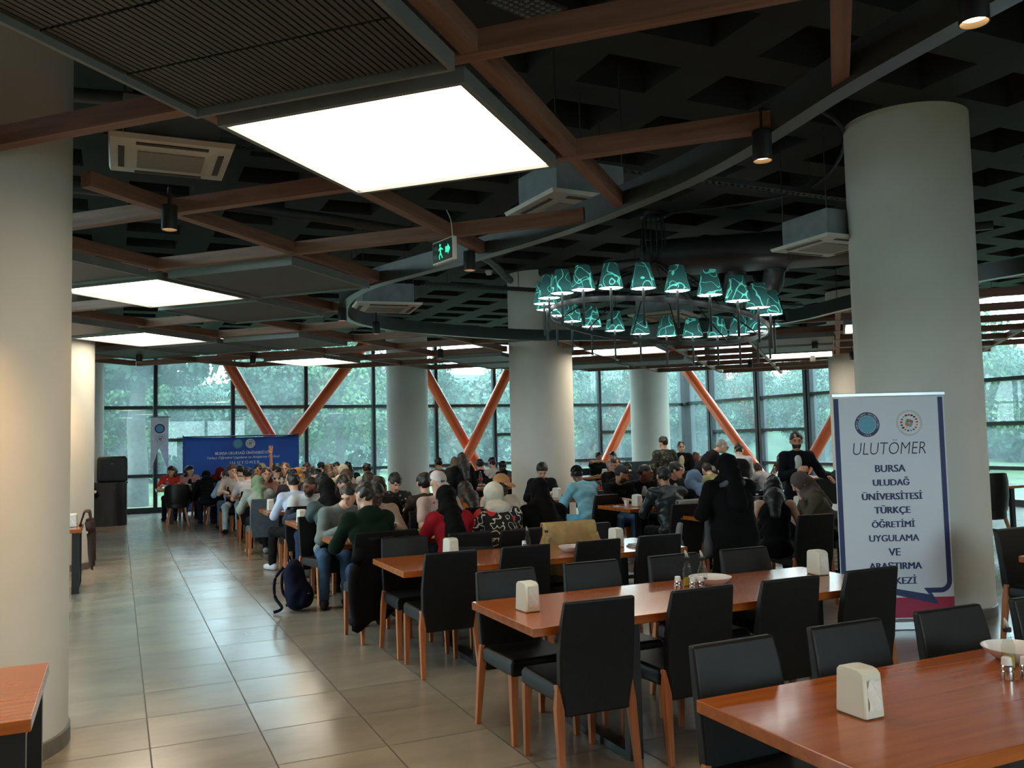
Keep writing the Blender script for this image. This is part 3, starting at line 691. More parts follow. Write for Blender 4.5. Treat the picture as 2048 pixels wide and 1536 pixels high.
RTL = {'R0': 'wooden table at the right edge of the picture beside the big right column', 'RB': 'wooden table in front of the bare shouldered woman, behind the black robed one', 'R1': 'wooden table with napkin holder in front of the bearded man in a grey cap', 'R2': 'wooden table the man in the sky blue jacket leans on', 'R4': 'wooden table crowded with bottles left of the middle column', 'R5': 'wooden table behind the bottles left of the middle column near the windows', 'Q1': 'wooden table with glass jars beside the roll-up banner', 'Q2': 'wooden table with dishes where the waiter in a black vest bends', 'Q3': 'wooden table with water bottles in front of the drinking boy', 'Q4': 'wooden table by the right windows seen beyond the right column', 'F1': 'small wooden table by the window where two women sit below the blue banner'}
for k, (x, y, L) in RT.items(): table(x, y, L, .82, RTL[k], .3 if k == 'F1' else .6)
table(-2.7, 3.52, 2.43, .88, 'wooden table cut off by the left edge in front of the near left column', .06)
table(-2.8, 11.35, 2.42, .84, 'wooden table half hidden between the first and second left columns', .06)

LEATH = mat('black leather', (.0045, .0047, .005), .46, var=.3, scale=30, bump=.06, spec=.32)
LEGW = wood_mat('orange beech chair leg', rgb(158, 92, 52), rgb(190, 118, 72), 'Z', .45)
GREYL = mat('slate grey chair cover', (.075, .10, .125), .7, var=.15, scale=20)
def make_chair(leath, name='dining_chair'):
    t = thing(name, 'x', 'chair', (0, 0, 0))
    w = .215
    def back_ring(z, y, hw, th): return [(-hw, y-th/2, z), (hw, y-th/2, z), (hw, y+th/2, z), (-hw, y+th/2, z)]
    b = MB().loft([back_ring(.315, -.205, w-.035, .05), back_ring(.42, -.207, w-.02, .055), back_ring(.47, -.21, w-.008, .055), back_ring(.62, -.222, w-.004, .052), back_ring(.78, -.25, w-.010, .046), back_ring(.885, -.275, w-.018, .038)])
    o = b.build('backrest', leath, t, bevel=.012, seg=3)
    s = MB().loft([[(-w+.01, -.185, z), (w-.01, -.185, z), (w, .235, z), (-w, .235, z)] for z in (.375, .44)]+[[(-w+.02, -.185, .462), (w-.02, -.185, .462), (w-.015, .225, .468), (-w+.015, .225, .468)]])
    s.build('seat', leath, t, bevel=.016, seg=3)
    for sx in (-1, 1):
        m = MB(); X = sx*(w-.022)
        def sq(x, y, z, r): return [(x-r, y-r, z), (x+r, y-r, z), (x+r, y+r, z), (x-r, y+r, z)]
        m.loft([sq(X, .205, .385, .022), sq(X, .205, .36, .022), sq(X+sx*.004, .215, 0, .014)]).build('leg', LEGW, t, bevel=.003)
        m = MB(); X = sx*(w-.012)
        m.loft([sq(X-sx*.004, -.196, .47, .014), sq(X, -.202, .36, .022), sq(X+sx*.012, -.245, 0, .0145)]).build('leg', LEGW, t, bevel=.003)
    MB().box((-w+.006, -.178, .455), (.012, .004, .022)).build('tag', mat('white care tag', (.6, .6, .62), .6), t)
    return t
chairs_used = {}
CH0 = {'black': make_chair(LEATH), 'grey': make_chair(GREYL)}
def chair(x, y, rz, label, kind='black', jit=True):
    if jit: x += random.uniform(-.012, .012); y += random.uniform(-.015, .015); rz += random.uniform(-.03, .03)
    p = CH0[kind]
    if kind not in chairs_used:
        chairs_used[kind] = 1; p.location = (x, y, 0); p.rotation_euler = (0, 0, rz); p['label'] = label; p['group'] = 'dining chairs'; return p
    return dup(p, (x, y, 0), rz, label, 'dining chairs')
slots = [2.19, 2.79, 3.40, 4.0]; sn = ['first from the aisle', 'second from the aisle', 'third from the aisle', 'fourth from the aisle']
for k in (1, 2, 3):
    y0 = ROWY[k]
    for i, x in enumerate(slots):
        if k > 1: chair(x, y0+.15, 0, 'empty black leather chair on the near side of the %s table, %s' % (ordn[k-1], sn[i]))
        chair(x, y0+.82-.075, PI, 'empty black leather chair on the far side of the %s table, %s' % (ordn[k-1], sn[i]))
chair(6.47, 4.42, PI, 'black leather chair at the right edge behind the cut off wooden table')
chair(6.20, 6.75, R(-8), 'black leather chair with its back to the camera beside the bare shouldered woman')
chair(7.5, 7.35, 0, 'black leather chair just left of the roll-up banner at the table behind')
chair(3.95, 9.6, 0, 'empty black leather chair at the fifth table behind the man in the tan cap')
chair(6.18, 8.75, R(4), 'black leather chair draped with a pale grey coat beside the leather jacket man')
chair(7.4, 9.02, 0, 'empty black leather chair on the near side of the table with the bearded man')
chair(8.0, 15.1, 0, 'empty black leather chair by the bottle crowded table near the middle column')
# tub chairs with round shell backs
def make_tub(name, label, x, y, rz, s=1.0, leath=LEATH, grp='tub chairs'):
    t = thing(name, label, 'chair', (x, y, 0), rz, grp); t.scale = (s, s, s)
    n = 16; rings = []
    for z, rr, th in ((.36, .20, .05), (.46, .245, .05), (.62, .265, .045), (.78, .268, .04), (.86, .255, .03)):
        ring_ = []
        for k in range(n+1):
            a = PI+ (PI)*(k/n)*1.0; a = R(190)+R(160)*k/n
            ring_.append((rr*math.cos(a), rr*math.sin(a)*.92+.02, z-(abs(k-n/2)/(n/2))**3*.09*(z > .6)))
        for k in range(n, -1, -1):
            a = R(190)+R(160)*k/n; r2 = rr-th
            ring_.append((r2*math.cos(a), r2*math.sin(a)*.92+.02, z-(abs(k-n/2)/(n/2))**3*.09*(z > .6)))
        rings.append(ring_)
    MB().loft(rings).build('shell_back', leath, t, smooth='auto')
    MB().lathe([(.20, .36), (.225, .38), (.225, .45), (.20, .475)], (0, .02, 0), 24).build('seat', leath, t, smooth='auto')
    for sx, sy in ((-1, 1), (1, 1), (-1, -1), (1, -1)):
        MB().tube([(sx*.14, sy*.13, .37), (sx*.21, sy*.2, 0)], [.02, .012], 8).build('leg', LEGW, t)
make_tub('tub_chair', 'black shell backed chair at the window table, in front of the woman in orange red', 1.17, 19.85, 0, 1.03)
make_tub('tub_chair', 'black shell backed chair at the window table with a person in a black headscarf', 1.95, 19.8, 0, 1.03)
make_tub('tub_chair', 'large black tub armchair right of the big column, partly hidden by it', 9.55, 7.75, R(-5), 1.25)
make_tub('tub_chair', 'large black tub armchair cut off by the right edge beyond the column', 10.75, 8.15, R(-10), 1.25)
# bench seats
def bench(x0, x1, y, label):
    t = thing('booth_bench', label, 'bench', ((x0+x1)/2, y, 0), 0, 'black booth benches'); L = x1-x0
    MB().box((0, 0, .53), (L, .12, .98)).build('backrest', LEATH, t, bevel=.03)
    MB().box((0, .28, .39), (L, .44, .14)).build('seat', LEATH, t, bevel=.03)
    MB().box((0, .27, .16), (L-.04, .40, .32)).build('plinth', STEEL, t)
bench(8.75, 11.0, 9.62, 'long black booth bench behind the taupe headscarf woman')
bench(11.1, 13.3, 18.9, 'black booth bench in front of the far right column')
bench(9.0, 10.6, 13.05, 'black booth bench behind the standing waiter')

# ================================================================== BANNERS
NAVY = mat('navy print', rgb(38, 46, 98), .55, var=.04); WPRINT = mat('white banner print', rgb(226, 230, 242), .5, var=.02, scale=2)
MAG = mat('crimson print', rgb(172, 36, 74), .55, var=.05); BLK = mat('black lettering', (.01, .01, .012), .5)
CYAN = mat('pale blue print', rgb(98, 168, 196), .55, var=.08, scale=30); REDP = mat('red print', rgb(196, 44, 60), .5)
GRN = mat('green print', rgb(70, 150, 80), .5); ORP = mat('orange print', rgb(226, 120, 50), .5); WHP = mat('pure white print', (.8, .8, .82), .5)
t = thing('roll_up_banner', 'tall white roll-up banner with navy lettering in front of the right column', 'banner', (6.03, 5.43, 0), R(-24.4))
# local x along the sheet (right), y away from the camera, z up; scale from sheet width
W2, HB = .478, 1.945
def fl(mb, pts, y): mb.add([(x, y, z) for x, z in pts], [tuple(range(len(pts)))]); return mb
MB().box((0, 0, .055+HB/2), (2*W2, .004, HB-.06)).build('sheet', WPRINT, t)
MB().box((0, .01, .035), (2*W2+.04, .10, .07)).build('base_housing', mat('silver aluminium', (.55, .56, .58), .3, metal=.6), t, bevel=.008)
MB().box((0, 0, HB+.045), (2*W2+.02, .022, .03)).build('top_bar', mat('silver aluminium', (.5, .5, .5), .3), t, bevel=.004)
MB().tube([(0, .05, .05), (0, .03, HB+.03)], .01, 8).build('pole', mat('silver aluminium', (.5, .5, .5), .3), t)
S = 2*W2/735.0; ZT = HB+.045
def bx_(x, y): return ((x-453-(y-45)*.047)*S, ZT-(y-45)*S*1.005)
def rect(mb, x0, y0, x1, y1, yy): fl(mb, [((x0)*1.0, y0), (x1, y0), (x1, y1), (x0, y1)], yy)
YF = -.0035
zb = ZT-(1345-45)*S
bd = MB()
rect(bd, -W2+.006, zb-.06, -W2+.048, ZT-.03, YF)
rect(bd, W2-.054, zb+.10, W2-.012, ZT-.03, YF)
arc_o = [(W2-.112+.10*math.cos(a), zb+.10+.10*math.sin(a)) for a in [-PI/2*k/10 for k in range(11)]]
arc_i = [(W2-.112+.058*math.cos(a), zb+.10+.058*math.sin(a)) for a in [-PI/2*k/10 for k in range(11)]]
for k in range(10): fl(bd, [arc_o[k], arc_i[k], arc_i[k+1], arc_o[k+1]][::-1], YF)
fl(bd, [(W2-.112, zb), (W2-.112, zb+.042), (W2-.255, zb+.042), (W2-.215, zb-.01), (W2-.19, zb)], YF)
fl(bd, [(W2-.215, zb-.012), (W2-.50, zb+.042), (-W2+.006, zb+.042), (-W2+.006, zb), (W2-.55, zb), (W2-.13, zb-.098), (W2-.19, zb)], YF-.0006)
bd.build('navy_border', NAVY, t)
mg = MB(); rect(mg, -W2, .095, W2, zb-.035, -.0028); mg.build('crimson_band', MAG, t)
def banner_text(parent, s, cx, z0, wd, ht, m, name='lettering', y=-.004, bold=.012, shear=0, space=1.0, ty=1):
    vs, fs = text_fit(s, wd, ht, bold=min(bold, 0), shear=shear, space=space); mb = MB(); hgt = max(p[1] for p in vs)
    for k, dx in enumerate((0, -.048, .048) if bold > 0 else (0,)): mb.add([(cx+p[0]+dx*hgt*bold/.012, y-.00012*k, z0+p[1]*ty) for p in vs], fs)
    mb.build(name, m, parent)
for s, x0, x1, y1, hh in [('BURSA', 370, 567, 553, 41), ('ULUDAĞ', 355, 592, 642, 50), ('ÜNİVERSİTESİ', 283, 677, 733, 52), ('TÜRKÇE', 365, 598, 832, 55), ('ÖĞRETİMİ', 347, 627, 913, 52), ('UYGULAMA', 330, 655, 1003, 40), ('VE', 457, 532, 1095, 40), ('ARAŞTIRMA', 330, 672, 1195, 52), ('MERKEZİ', 384, 636, 1278, 50)]:
    cxp, zz = bx_((x0+x1)/2, y1); banner_text(t, s, cxp, zz, (x1-x0)*S, None, NAVY, bold=.013)
cxp, zz = bx_(463, 438); banner_text(t, 'ULUTÖMER', cxp, zz, 480*S, None, BLK, bold=-.012, shear=.18, ty=1.25)
def disc(mb, cx, cz, r0, r1, y, n=40):
    for k in range(n):
        a, b2 = 2*PI*k/n, 2*PI*(k+1)/n
        if r0 > 0: fl(mb, [(cx+r0*math.cos(a), cz+r0*math.sin(a)), (cx+r1*math.cos(a), cz+r1*math.sin(a)), (cx+r1*math.cos(b2), cz+r1*math.sin(b2)), (cx+r0*math.cos(b2), cz+r0*math.sin(b2))], y)
        else: fl(mb, [(cx, cz), (cx+r1*math.cos(a), cz+r1*math.sin(a)), (cx+r1*math.cos(b2), cz+r1*math.sin(b2))], y)
    return mb
def ring_text(parent, s, cx, cz, r, h, a0, a1, m, y, inward=False, name='ring_lettering'):
    mb = MB(); n = len(s)
    for i, ch in enumerate(s):
        if ch == ' ': continue
        a = a0+(a1-a0)*(i+.5)/n; vs, fs = text_fit(ch, h*.9, h, bold=.02); rot = a-PI/2 if not inward else a+PI/2
        c_, s_ = math.cos(rot), math.sin(rot)
        mb.add([(cx+r*math.cos(a)+p[0]*c_-p[1]*s_, y, cz+r*math.sin(a)+p[0]*s_+p[1]*c_) for p in vs], fs)
    mb.build(name, m, parent)
def emblem_uni(parent, cx, cz, r, y, text=True):
    disc(MB(), cx, cz, r*.72, r, y).build('emblem_ring', NAVY, parent); disc(MB(), cx, cz, 0, r*.70, y).build('emblem_disc', CYAN, parent)
    disc(MB(), cx, cz, r*.70, r*.725, y-.0004).build('emblem_line', WHP, parent)
    if text:
        ring_text(parent, 'BURSA ULUDAĞ ÜNİVERSİTESİ', cx, cz, r*.79, r*.13, R(205), R(-25), WHP, y-.0008)
        ring_text(parent, '1975', cx, cz, r*.93, r*.13, R(250), R(290), WHP, y-.0008, True)
def emblem_lang(parent, cx, cz, r, y, detail=True):
    disc(MB(), cx, cz, 0, r, y).build('emblem_disc', WHP, parent)
    disc(MB(), cx, cz, r*.97, r, y-.0004).build('emblem_line', mat('grey print', (.25, .25, .28), .5), parent)
    rg_ = random.Random(5)
    tk = MB()
    for k in range(44):
        a = 2*PI*k/44; c_, s_ = math.cos(a), math.sin(a)
        fl(tk, [(cx+r*(.86+u)*c_-r*v*s_, cz+r*(.86+u)*s_+r*v*c_) for u, v in ((0, -.02), (.07, -.02), (.07, .02), (0, .02))], y-.0005)
    tk.build('ring_marks', mat('grey print', (.25, .25, .28), .5), parent)
    sets = {}
    for k in range(17):
        a = 2*PI*k/17+.1; m = [NAVY, REDP, NAVY, BLK, REDP, NAVY, GRN][k % 7] if not (-.9 < ((a+PI) % (2*PI))-PI < .35) else REDP
        mb = sets.setdefault(m.name, (MB(), m))[0]; ca, sa = cx+r*.62*math.cos(a), cz+r*.62*math.sin(a); q1 = rg_.uniform(.7, 1.2)
        fl(mb, [(ca+r*u*q1, sa+r*v*q1) for u, v in ((-.09, -.06), (.09, -.05), (.08, .07), (-.07, .06))], y-.0006)
    for mb, m in sets.values(): mb.build('flag_marks', m, parent)
    for k, m in enumerate((REDP, GRN, ORP, CYAN)):
        a = 2*PI*k/4+.5; ca, sa = cx+r*.16*math.cos(a), cz+r*.16*math.sin(a)
        fl(MB(), [(ca+r*.2*math.cos(a+b2), sa+r*.2*math.sin(a+b2)) for b2 in (-1.2, 0, 1.2, 2.6)], y-.0006-.0001*k).build('leaf_mark', m, parent)
x_, z_ = bx_(316, 240); emblem_uni(t, x_, z_, 82*S, -.0036)
x_, z_ = bx_(593, 235); emblem_lang(t, x_, z_, 84*S, -.0036)

# blue backdrop banner at the far window
BLUE = mat('royal blue banner cloth', rgb(44, 98, 200), .6, var=.22, scale=.9)
BX0, BX1, BZ0, BZ1, BY = 1.49, 4.31, .10, 1.90, 22.95
t = thing('backdrop_banner', 'wide blue cloth banner with white lettering stretched below the orange struts', 'banner', ((BX0+BX1)/2, BY, 0))
g = MB(); nu, nv = 40, 14; hw2 = (BX1-BX0)/2
vs = [(-hw2+2*hw2*i/nu, .02*math.sin(i*.55)*math.sin(j*.4+1)+.0, BZ0+(BZ1-BZ0)*j/nv+(.05*math.sin(PI*i/nu)*-1*(j/nv) if j == nv else 0)*.6) for j in range(nv+1) for i in range(nu+1)]
g.add(vs, [(j*(nu+1)+i, j*(nu+1)+i+1, (j+1)*(nu+1)+i+1, (j+1)*(nu+1)+i) for j in range(nv) for i in range(nu)])
o = g.build('cloth', BLUE, t, smooth=True); so = o.modifiers.new('thickness', 'SOLIDIFY'); so.thickness = .004
for s in (-1, 1): MB().tube([(s*hw2, .06, 0), (s*hw2, .06, BZ1+.04)], .018, 10).build('stand_pole', STEEL, t)
MB().tube([(-hw2, .06, BZ1+.01), (hw2, .06, BZ1+.01)], .015, 8).build('cross_bar', STEEL, t)
pp = .01288; LW = mat('white lettering', (.72, .76, .85), .5)
def bp(x, y): return ((x-480)*pp, 1.90-(y-872.5)*pp)
x_, z_ = bp(482, 908); banner_text(t, 'BURSA ULUDAĞ ÜNİVERSİTESİ', x_, z_, 107*pp, None, LW, y=-.03, bold=.014)
x_, z_ = bp(482, 917.5); banner_text(t, 'Türkçe Öğretimi Uygulama ve Araştırma Merkezi', x_, z_, 138*pp, None, LW, y=-.03, bold=.008, shear=.3)
x_, z_ = bp(484, 927); banner_text(t, 'ULUTÖMER', x_, z_, 56*pp, None, LW, y=-.03, bold=.014, space=1.5)
x_, z_ = bp(470.5, 887); disc(MB(), x_, z_, 0, 9.5*pp, -.03).build('emblem_disc', CYAN, t); disc(MB(), x_, z_, 7.0*pp, 9.5*pp, -.031).build('emblem_ring', mat('teal print', rgb(80, 150, 170), .5), t)
x_, z_ = bp(494.5, 887); emblem_lang(t, x_, z_, 9.5*pp, -.03)
# white swallow tailed pennant
t = thing('pennant_banner', 'white swallow tailed pennant with two round emblems hanging at the left window', 'banner', (.975, 23.75, 0))
P = [(-.21, 2.43), (.21, 2.43), (.20, 1.06), (-.01, 1.66), (-.22, 1.05)]
m = MB(); m.add([(x, 0, z) for x, z in P]+[(x, .006, z) for x, z in P], [(0, 4, 3), (0, 3, 1), (1, 3, 2), (8, 9, 5), (8, 5, 6), (7, 8, 6)]+[(i, (i+1) % 5, 5+(i+1) % 5, 5+i) for i in range(5)])
m.build('cloth', WHP, t); MB().tube([(-.24, 0, 2.44), (.24, 0, 2.44)], .012, 8).build('top_rod', STEEL, t); MB().tube([(-.2, 0, 2.44), (0, .1, 2.72), (.2, 0, 2.44)], .003, 5).build('string', STEEL, t)
emblem_uni(t, .0, 2.14, .12, -.004, False); emblem_lang(t, .01, 1.87, .13, -.004)

# cabinet with loudspeaker in the corner
DKW = wood_mat('very dark brown wood', rgb(38, 28, 26), rgb(56, 42, 38), 'Z', .4)
t = thing('cabinet', 'very dark wooden curved counter cabinet in the far left corner', 'cabinet', (-.15, 21.0, 0))
arcp = [(-.36, -.30)]+[(.05+.30*math.cos(a), 0+.30*math.sin(a)) for a in [R(-90+12*k) for k in range(9)]]+[(.34, .28), (-.36, .28)]
MB().prism(arcp, .0, .90).build('body', DKW, t, smooth='auto'); MB().prism([(x*1.05, y*1.05) for x, y in arcp], .90, .935).build('top', DKW, t, smooth='auto')
for x in (.02, .09): MB().tube([(x, -.33, .84), (x, -.345, .80)], .007, 6).build('handle', LIPG, t)
t = thing('loudspeaker', 'black loudspeaker standing on the dark corner cabinet', 'loudspeaker', (-.10, 20.98, .937))
sp_ = [[(x*k1, y*k1, z) for x, y in ((-.31, -.15), (-.26, -.19), (.26, -.19), (.31, -.15), (.22, .17), (-.22, .17))] for z, k1 in ((0, .9), (.03, 1), (.5, .98), (.56, .86))]
MB().loft(sp_).build('body', mat('black plastic', (.012, .012, .013), .45), t, bevel=.012)
MB().box((0, -.192, .29), (.48, .012, .44)).build('grille', mat('black speaker grille', (.02, .02, .022), .6, var=.5, scale=90), t, bevel=.004)
MB().box((0, -.2, .40), (.06, .004, .018)).build('badge', LIPG, t)

# ================================================================== TABLEWARE
CREAM = mat('cream plastic', (.66, .66, .58), .35, var=.03); NAPK = mat('white paper napkin', (.74, .70, .68), .9, var=.06, scale=40, bump=.3)
nh = thing('napkin_holder', 'x', 'napkin holder', (0, 0, 0))
def rrect(hx, hy, z, c=.012): return [(-hx+c, -hy, z), (hx-c, -hy, z), (hx, -hy+c, z), (hx, hy-c, z), (hx-c, hy, z), (-hx+c, hy, z), (-hx, hy-c, z), (-hx, -hy+c, z)]
MB().loft([rrect(.045, .066, .004, .008), rrect(.045, .066, .012, .008), rrect(.0415, .061, .142, .008), rrect(.040, .050, .153, .008), rrect(.040, .030, .158, .008)]).build('body', CREAM, nh, bevel=.004)
MB().box((0, 0, .003), (.08, .118, .006)).build('base', DKGREY, nh)
for s in (-1, 1):
    b = MB(); g_ = []
    for j in range(7):
        for i in range(5):
            z = .03+.095*j/6; yy = .066-.005*(z-.012)/.13+.0025
            g_.append(((-.028+.056*i/4)*(1-.06*j/6), s*(yy+.004*math.sin(i*2.1+j*1.3)), z+.003*math.sin(i*1.7)))
    b.add(g_, [(j*5+i, j*5+i+1, (j+1)*5+i+1, (j+1)*5+i)[::s] for j in range(6) for i in range(4)]); b.build('napkin', NAPK, nh, smooth=True)
nhs = [(2.245, 2.20, 'cream napkin holder at the left end of the nearest table', 0), (2.04, 4.33, 'cream napkin holder at the aisle end of the second table', .05), (4.20, 4.42, 'cream napkin holder at the far end of the second table, before the roll-up banner', -.1),
       (2.42, 6.55, 'cream napkin holder at the aisle end of the third table behind a chair back', .1), (3.86, 6.40, 'cream napkin holder toward the far end of the third table', 0), (1.98, 10.42, 'cream napkin holder at the aisle end of the fifth table', .1),
       (1.97, 12.62, 'cream napkin holder at the aisle end of the sixth table', 0), (6.26, 9.82, 'white napkin holder in front of the bearded man in a grey cap', .1), (-.48, 11.75, 'pale napkin holder on the table between the left columns', 0),
       (6.2, 12.0, 'white napkin holder by the elbow of the man in the sky blue jacket', .3), (7.55, 8.2, 'cream napkin holder behind the long haired woman with bare shoulders', .2), (10.6, 18.0, 'yellowish napkin holder among the bottles before the drinking boy', 0), (2.15, 7.0+1.3, 'small white napkin holder hidden beside the green hooded person', .2)]
for i, (x, y, lb, rz) in enumerate(nhs):
    if i == 0: nh.location = (x, y, .75); nh['label'] = lb; nh['group'] = 'napkin holders'
    else: dup(nh, (x, y, .75), rz, lb, 'napkin holders')
CLEAR = glass_mat('clear bottle plastic', (.86, .92, .95), (.8, .85, .9), .05, 1.35, .08)
LBL = mat('blue white bottle label', rgb(70, 90, 170), .5, var=.7, scale=25); CAPW = mat('white bottle cap', (.75, .75, .78), .4); CAPB = mat('dark blue cap', rgb(40, 60, 150), .4)
COLA = mat('dark cola', (.02, .006, .004), .12); LBLR = mat('red bottle label', rgb(170, 30, 36), .5, var=.4, scale=20); CAPR = mat('red cap', rgb(190, 30, 40), .4)
def make_bottle(name, h, r, body, lblm, capm):
    t = thing(name, 'x', 'bottle')
    MB().lathe([(r*.8, 0), (r, .006), (r, h*.28), (r*.9, h*.33), (r, h*.38), (r, h*.62), (r*.82, h*.76), (r*.42, h*.90), (r*.40, h*.955)], n=16).build('body', body, t, smooth='auto')
    MB().lathe([(r*1.02, h*.40), (r*1.02, h*.60)], n=16, cap0=False, cap1=False).build('label_band', lblm, t, smooth=True)
    MB().lathe([(r*.46, h*.945), (r*.46, h)], n=12).build('cap', capm, t, smooth='auto')
    return t
BOT = {'w': make_bottle('water_bottle', .235, .033, CLEAR, LBL, CAPW), 'c': make_bottle('cola_bottle', .24, .032, COLA, LBLR, CAPR), 'r': make_bottle('water_bottle', .30, .038, CLEAR, LBLR, CAPR)}
used = {}
def bottle(k, x, y, lb, s=1):
    g = {'w': 'small clear water bottles', 'c': 'dark cola bottles', 'r': 'tall clear bottles with red caps'}[k]
    if k not in used: used[k] = 1; t = BOT[k]; t.location = (x, y, .7505); t['label'] = lb; t['group'] = g; t.scale = (s, s, s)
    else: dup(BOT[k], (x, y, .7505), random.random()*6, lb, g, s)
for k, x, y, lb in [('w', 2.16, 8.62, 'clear water bottle at the aisle end of the fourth table beside the grey jacket'), ('r', 2.98, 8.55, 'tall clear bottle with red cap before the woman in red sleeves'), ('w', 3.06, 8.62, 'small clear bottle next to the red capped one on the fourth table'),
        ('w', 6.82, 8.1, 'water bottle with blue label beside the bare shouldered woman'), ('w', 7.3, 9.75, 'water bottle with blue cap at the elbow of the blue headscarf woman'), ('c', 7.0, 12.05, 'dark cola bottle behind the shoulder of the sky blue jacket'),
        ('r', 9.9, 17.9, 'tall clear bottle in front of the drinking boy, left of the napkin holder'), ('r', 11.1, 18.05, 'tall clear bottle right of the napkin holder before the pink shirt man'), ('c', 9.75, 18.1, 'dark cola bottle farthest left before the drinking boy'), ('c', 10.85, 17.85, 'dark cola bottle beside the yellowish napkin holder'), ('w', 9.65, 17.8, 'small blue labelled water bottle left of the drinking boy'),
        ('r', 6.15, 15.75, 'tall clear bottle at the left end of the table left of the middle column'), ('r', 6.55, 15.95, 'second clear bottle on the table left of the middle column'), ('w', 6.75, 15.7, 'small clear bottle in the middle of that bottle crowded table'), ('r', 7.15, 15.9, 'clear bottle nearest the middle column'), ('c', 7.3, 15.8, 'dark bottle nearest the middle column'),
        ('w', 1.0, 20.55, 'water bottle in front of the woman in orange red'), ('w', 1.72, 20.6, 'water bottle in front of the woman with long black hair by the window'), ('w', 2.3, 18.9, 'clear bottle on the table of the boy with hand at his mouth'), ('w', 2.12, 16.7, 'slim clear bottle beside the curly haired boy in white'), ('w', 3.15, 12.6, 'water bottle at the plaid shirt side of the sixth table'),
        ('w', 11.6, 14.0, 'clear bottle left on the waiter table'), ('w', 12.35, 14.1, 'clear bottle right on the waiter table'), ('w', 8.1, 12.0, 'water bottle on the table before the asian looking young man in a dark jacket')]:
    lb = lb.replace('asian looking ', '')
    bottle(k, x, y, lb, 1.0 if k != 'w' else .95)
# cruets and shakers
CGL = glass_mat('cruet glass', (.90, .93, .90), (.8, .85, .8), .03, 1.45, .02); OIL = mat('yellow olive oil', (.42, .30, .03), .15); VIN = mat('brown vinegar', (.10, .03, .012), .15)
SS = mat('polished steel', (.55, .55, .56), .22, metal=1, var=.05); WCAP = mat('white plastic lid', (.74, .74, .78), .4); SPT = mat('clear grey spout', (.45, .46, .42), .3)
def make_cruet(liq, nm):
    t = thing('oil_cruet', 'x', 'cruet')
    MB().lathe([(.024, 0), (.026, .004), (.026, .085), (.014, .115), (.011, .128), (.011, .145)], n=8).build('glass_body', CGL, t, smooth='auto')
    MB().lathe([(.0225, .005), (.0225, .045)], n=8).build('liquid', liq, t, smooth='auto')
    MB().lathe([(.015, .138), (.016, .142), (.016, .152), (.013, .156)], n=14).build('collar', STEEL, t, smooth='auto')
    MB().tube([(0, 0, .155), (-.006, 0, .172), (-.016, 0, .192)], [.009, .008, .003], 8).build('spout', SPT, t, smooth=True)
    return t
c1 = make_cruet(OIL, 'a'); c2 = make_cruet(VIN, 'b')
first = {}
def place(proto, x, y, lb, grp, rz=0, z=.7505, s=1):
    k = proto.name
    if k not in first: first[k] = 1; proto.location = (x, y, z); proto.rotation_euler = (0, 0, rz); proto['label'] = lb; proto['group'] = grp; proto.scale = (s, s, s); return proto
    return dup(proto, (x, y, z), rz, lb, grp, s)
place(c1, 3.22, 4.50, 'glass oil cruet with yellow oil on the second table, left of the pair', 'oil and vinegar cruets', .3, s=1.15)
place(c2, 3.29, 4.44, 'glass cruet with little brown liquid on the second table, right of the pair', 'oil and vinegar cruets', .3, s=1.15)
place(c1, 3.30, 6.60, 'glass oil cruet with yellow oil on the third table', 'oil and vinegar cruets', .5)
place(c2, 3.16, 6.68, 'second glass cruet just behind the oil on the third table', 'oil and vinegar cruets', .5)
place(c1, 3.175, 2.34, 'glass oil cruet at the right picture edge on the nearest table', 'oil and vinegar cruets', .2)
place(c2, 10.15, 10.5, 'glass cruet among the jars beside the roll-up banner', 'oil and vinegar cruets', .2)
sk = thing('condiment_shaker', 'x', 'shaker')
MB().lathe([(.022, 0), (.023, .003), (.023, .032), (.0215, .034), (.0215, .036), (.023, .038), (.023, .05), (.020, .054)], n=24).build('steel_jar', SS, sk, smooth='auto')
MB().lathe([(.019, .052), (.019, .057), (.0165, .080), (.014, .082)], n=20).build('lid', WCAP, sk, smooth='auto')
for x, y, lb in [(3.02, 2.235, 'steel shaker with white lid, left one on the nearest table'), (3.085, 2.205, 'steel shaker with white lid, right one at the picture edge'), (3.09, 4.42, 'steel shaker with white lid, left one on the second table'), (3.15, 4.35, 'steel shaker in the middle of the second table set'), (3.20, 4.34, 'steel shaker with tall white lid, right one on the second table'), (9.95, 10.45, 'small steel shaker beside the roll-up banner'), (3.10, 6.62, 'steel shaker with white lid on the third table')]:
    place(sk, x, y, lb, 'condiment shakers', random.random())
# glass jars by the roll-up
jr = thing('glass_jar', 'x', 'jar')
MB().lathe([(.035, 0), (.037, .004), (.037, .10), (.03, .115), (.03, .125)], n=16).build('glass_body', CGL, jr, smooth='auto'); MB().lathe([(.033, .124), (.033, .14)], n=16).build('lid', STEEL, jr, smooth='auto')
place(jr, 10.05, 10.5, 'larger glass jar with dark lid beside the roll-up banner', 'glass jars'); place(jr, 10.22, 10.55, 'glass jar nearest the roll-up banner edge', 'glass jars')
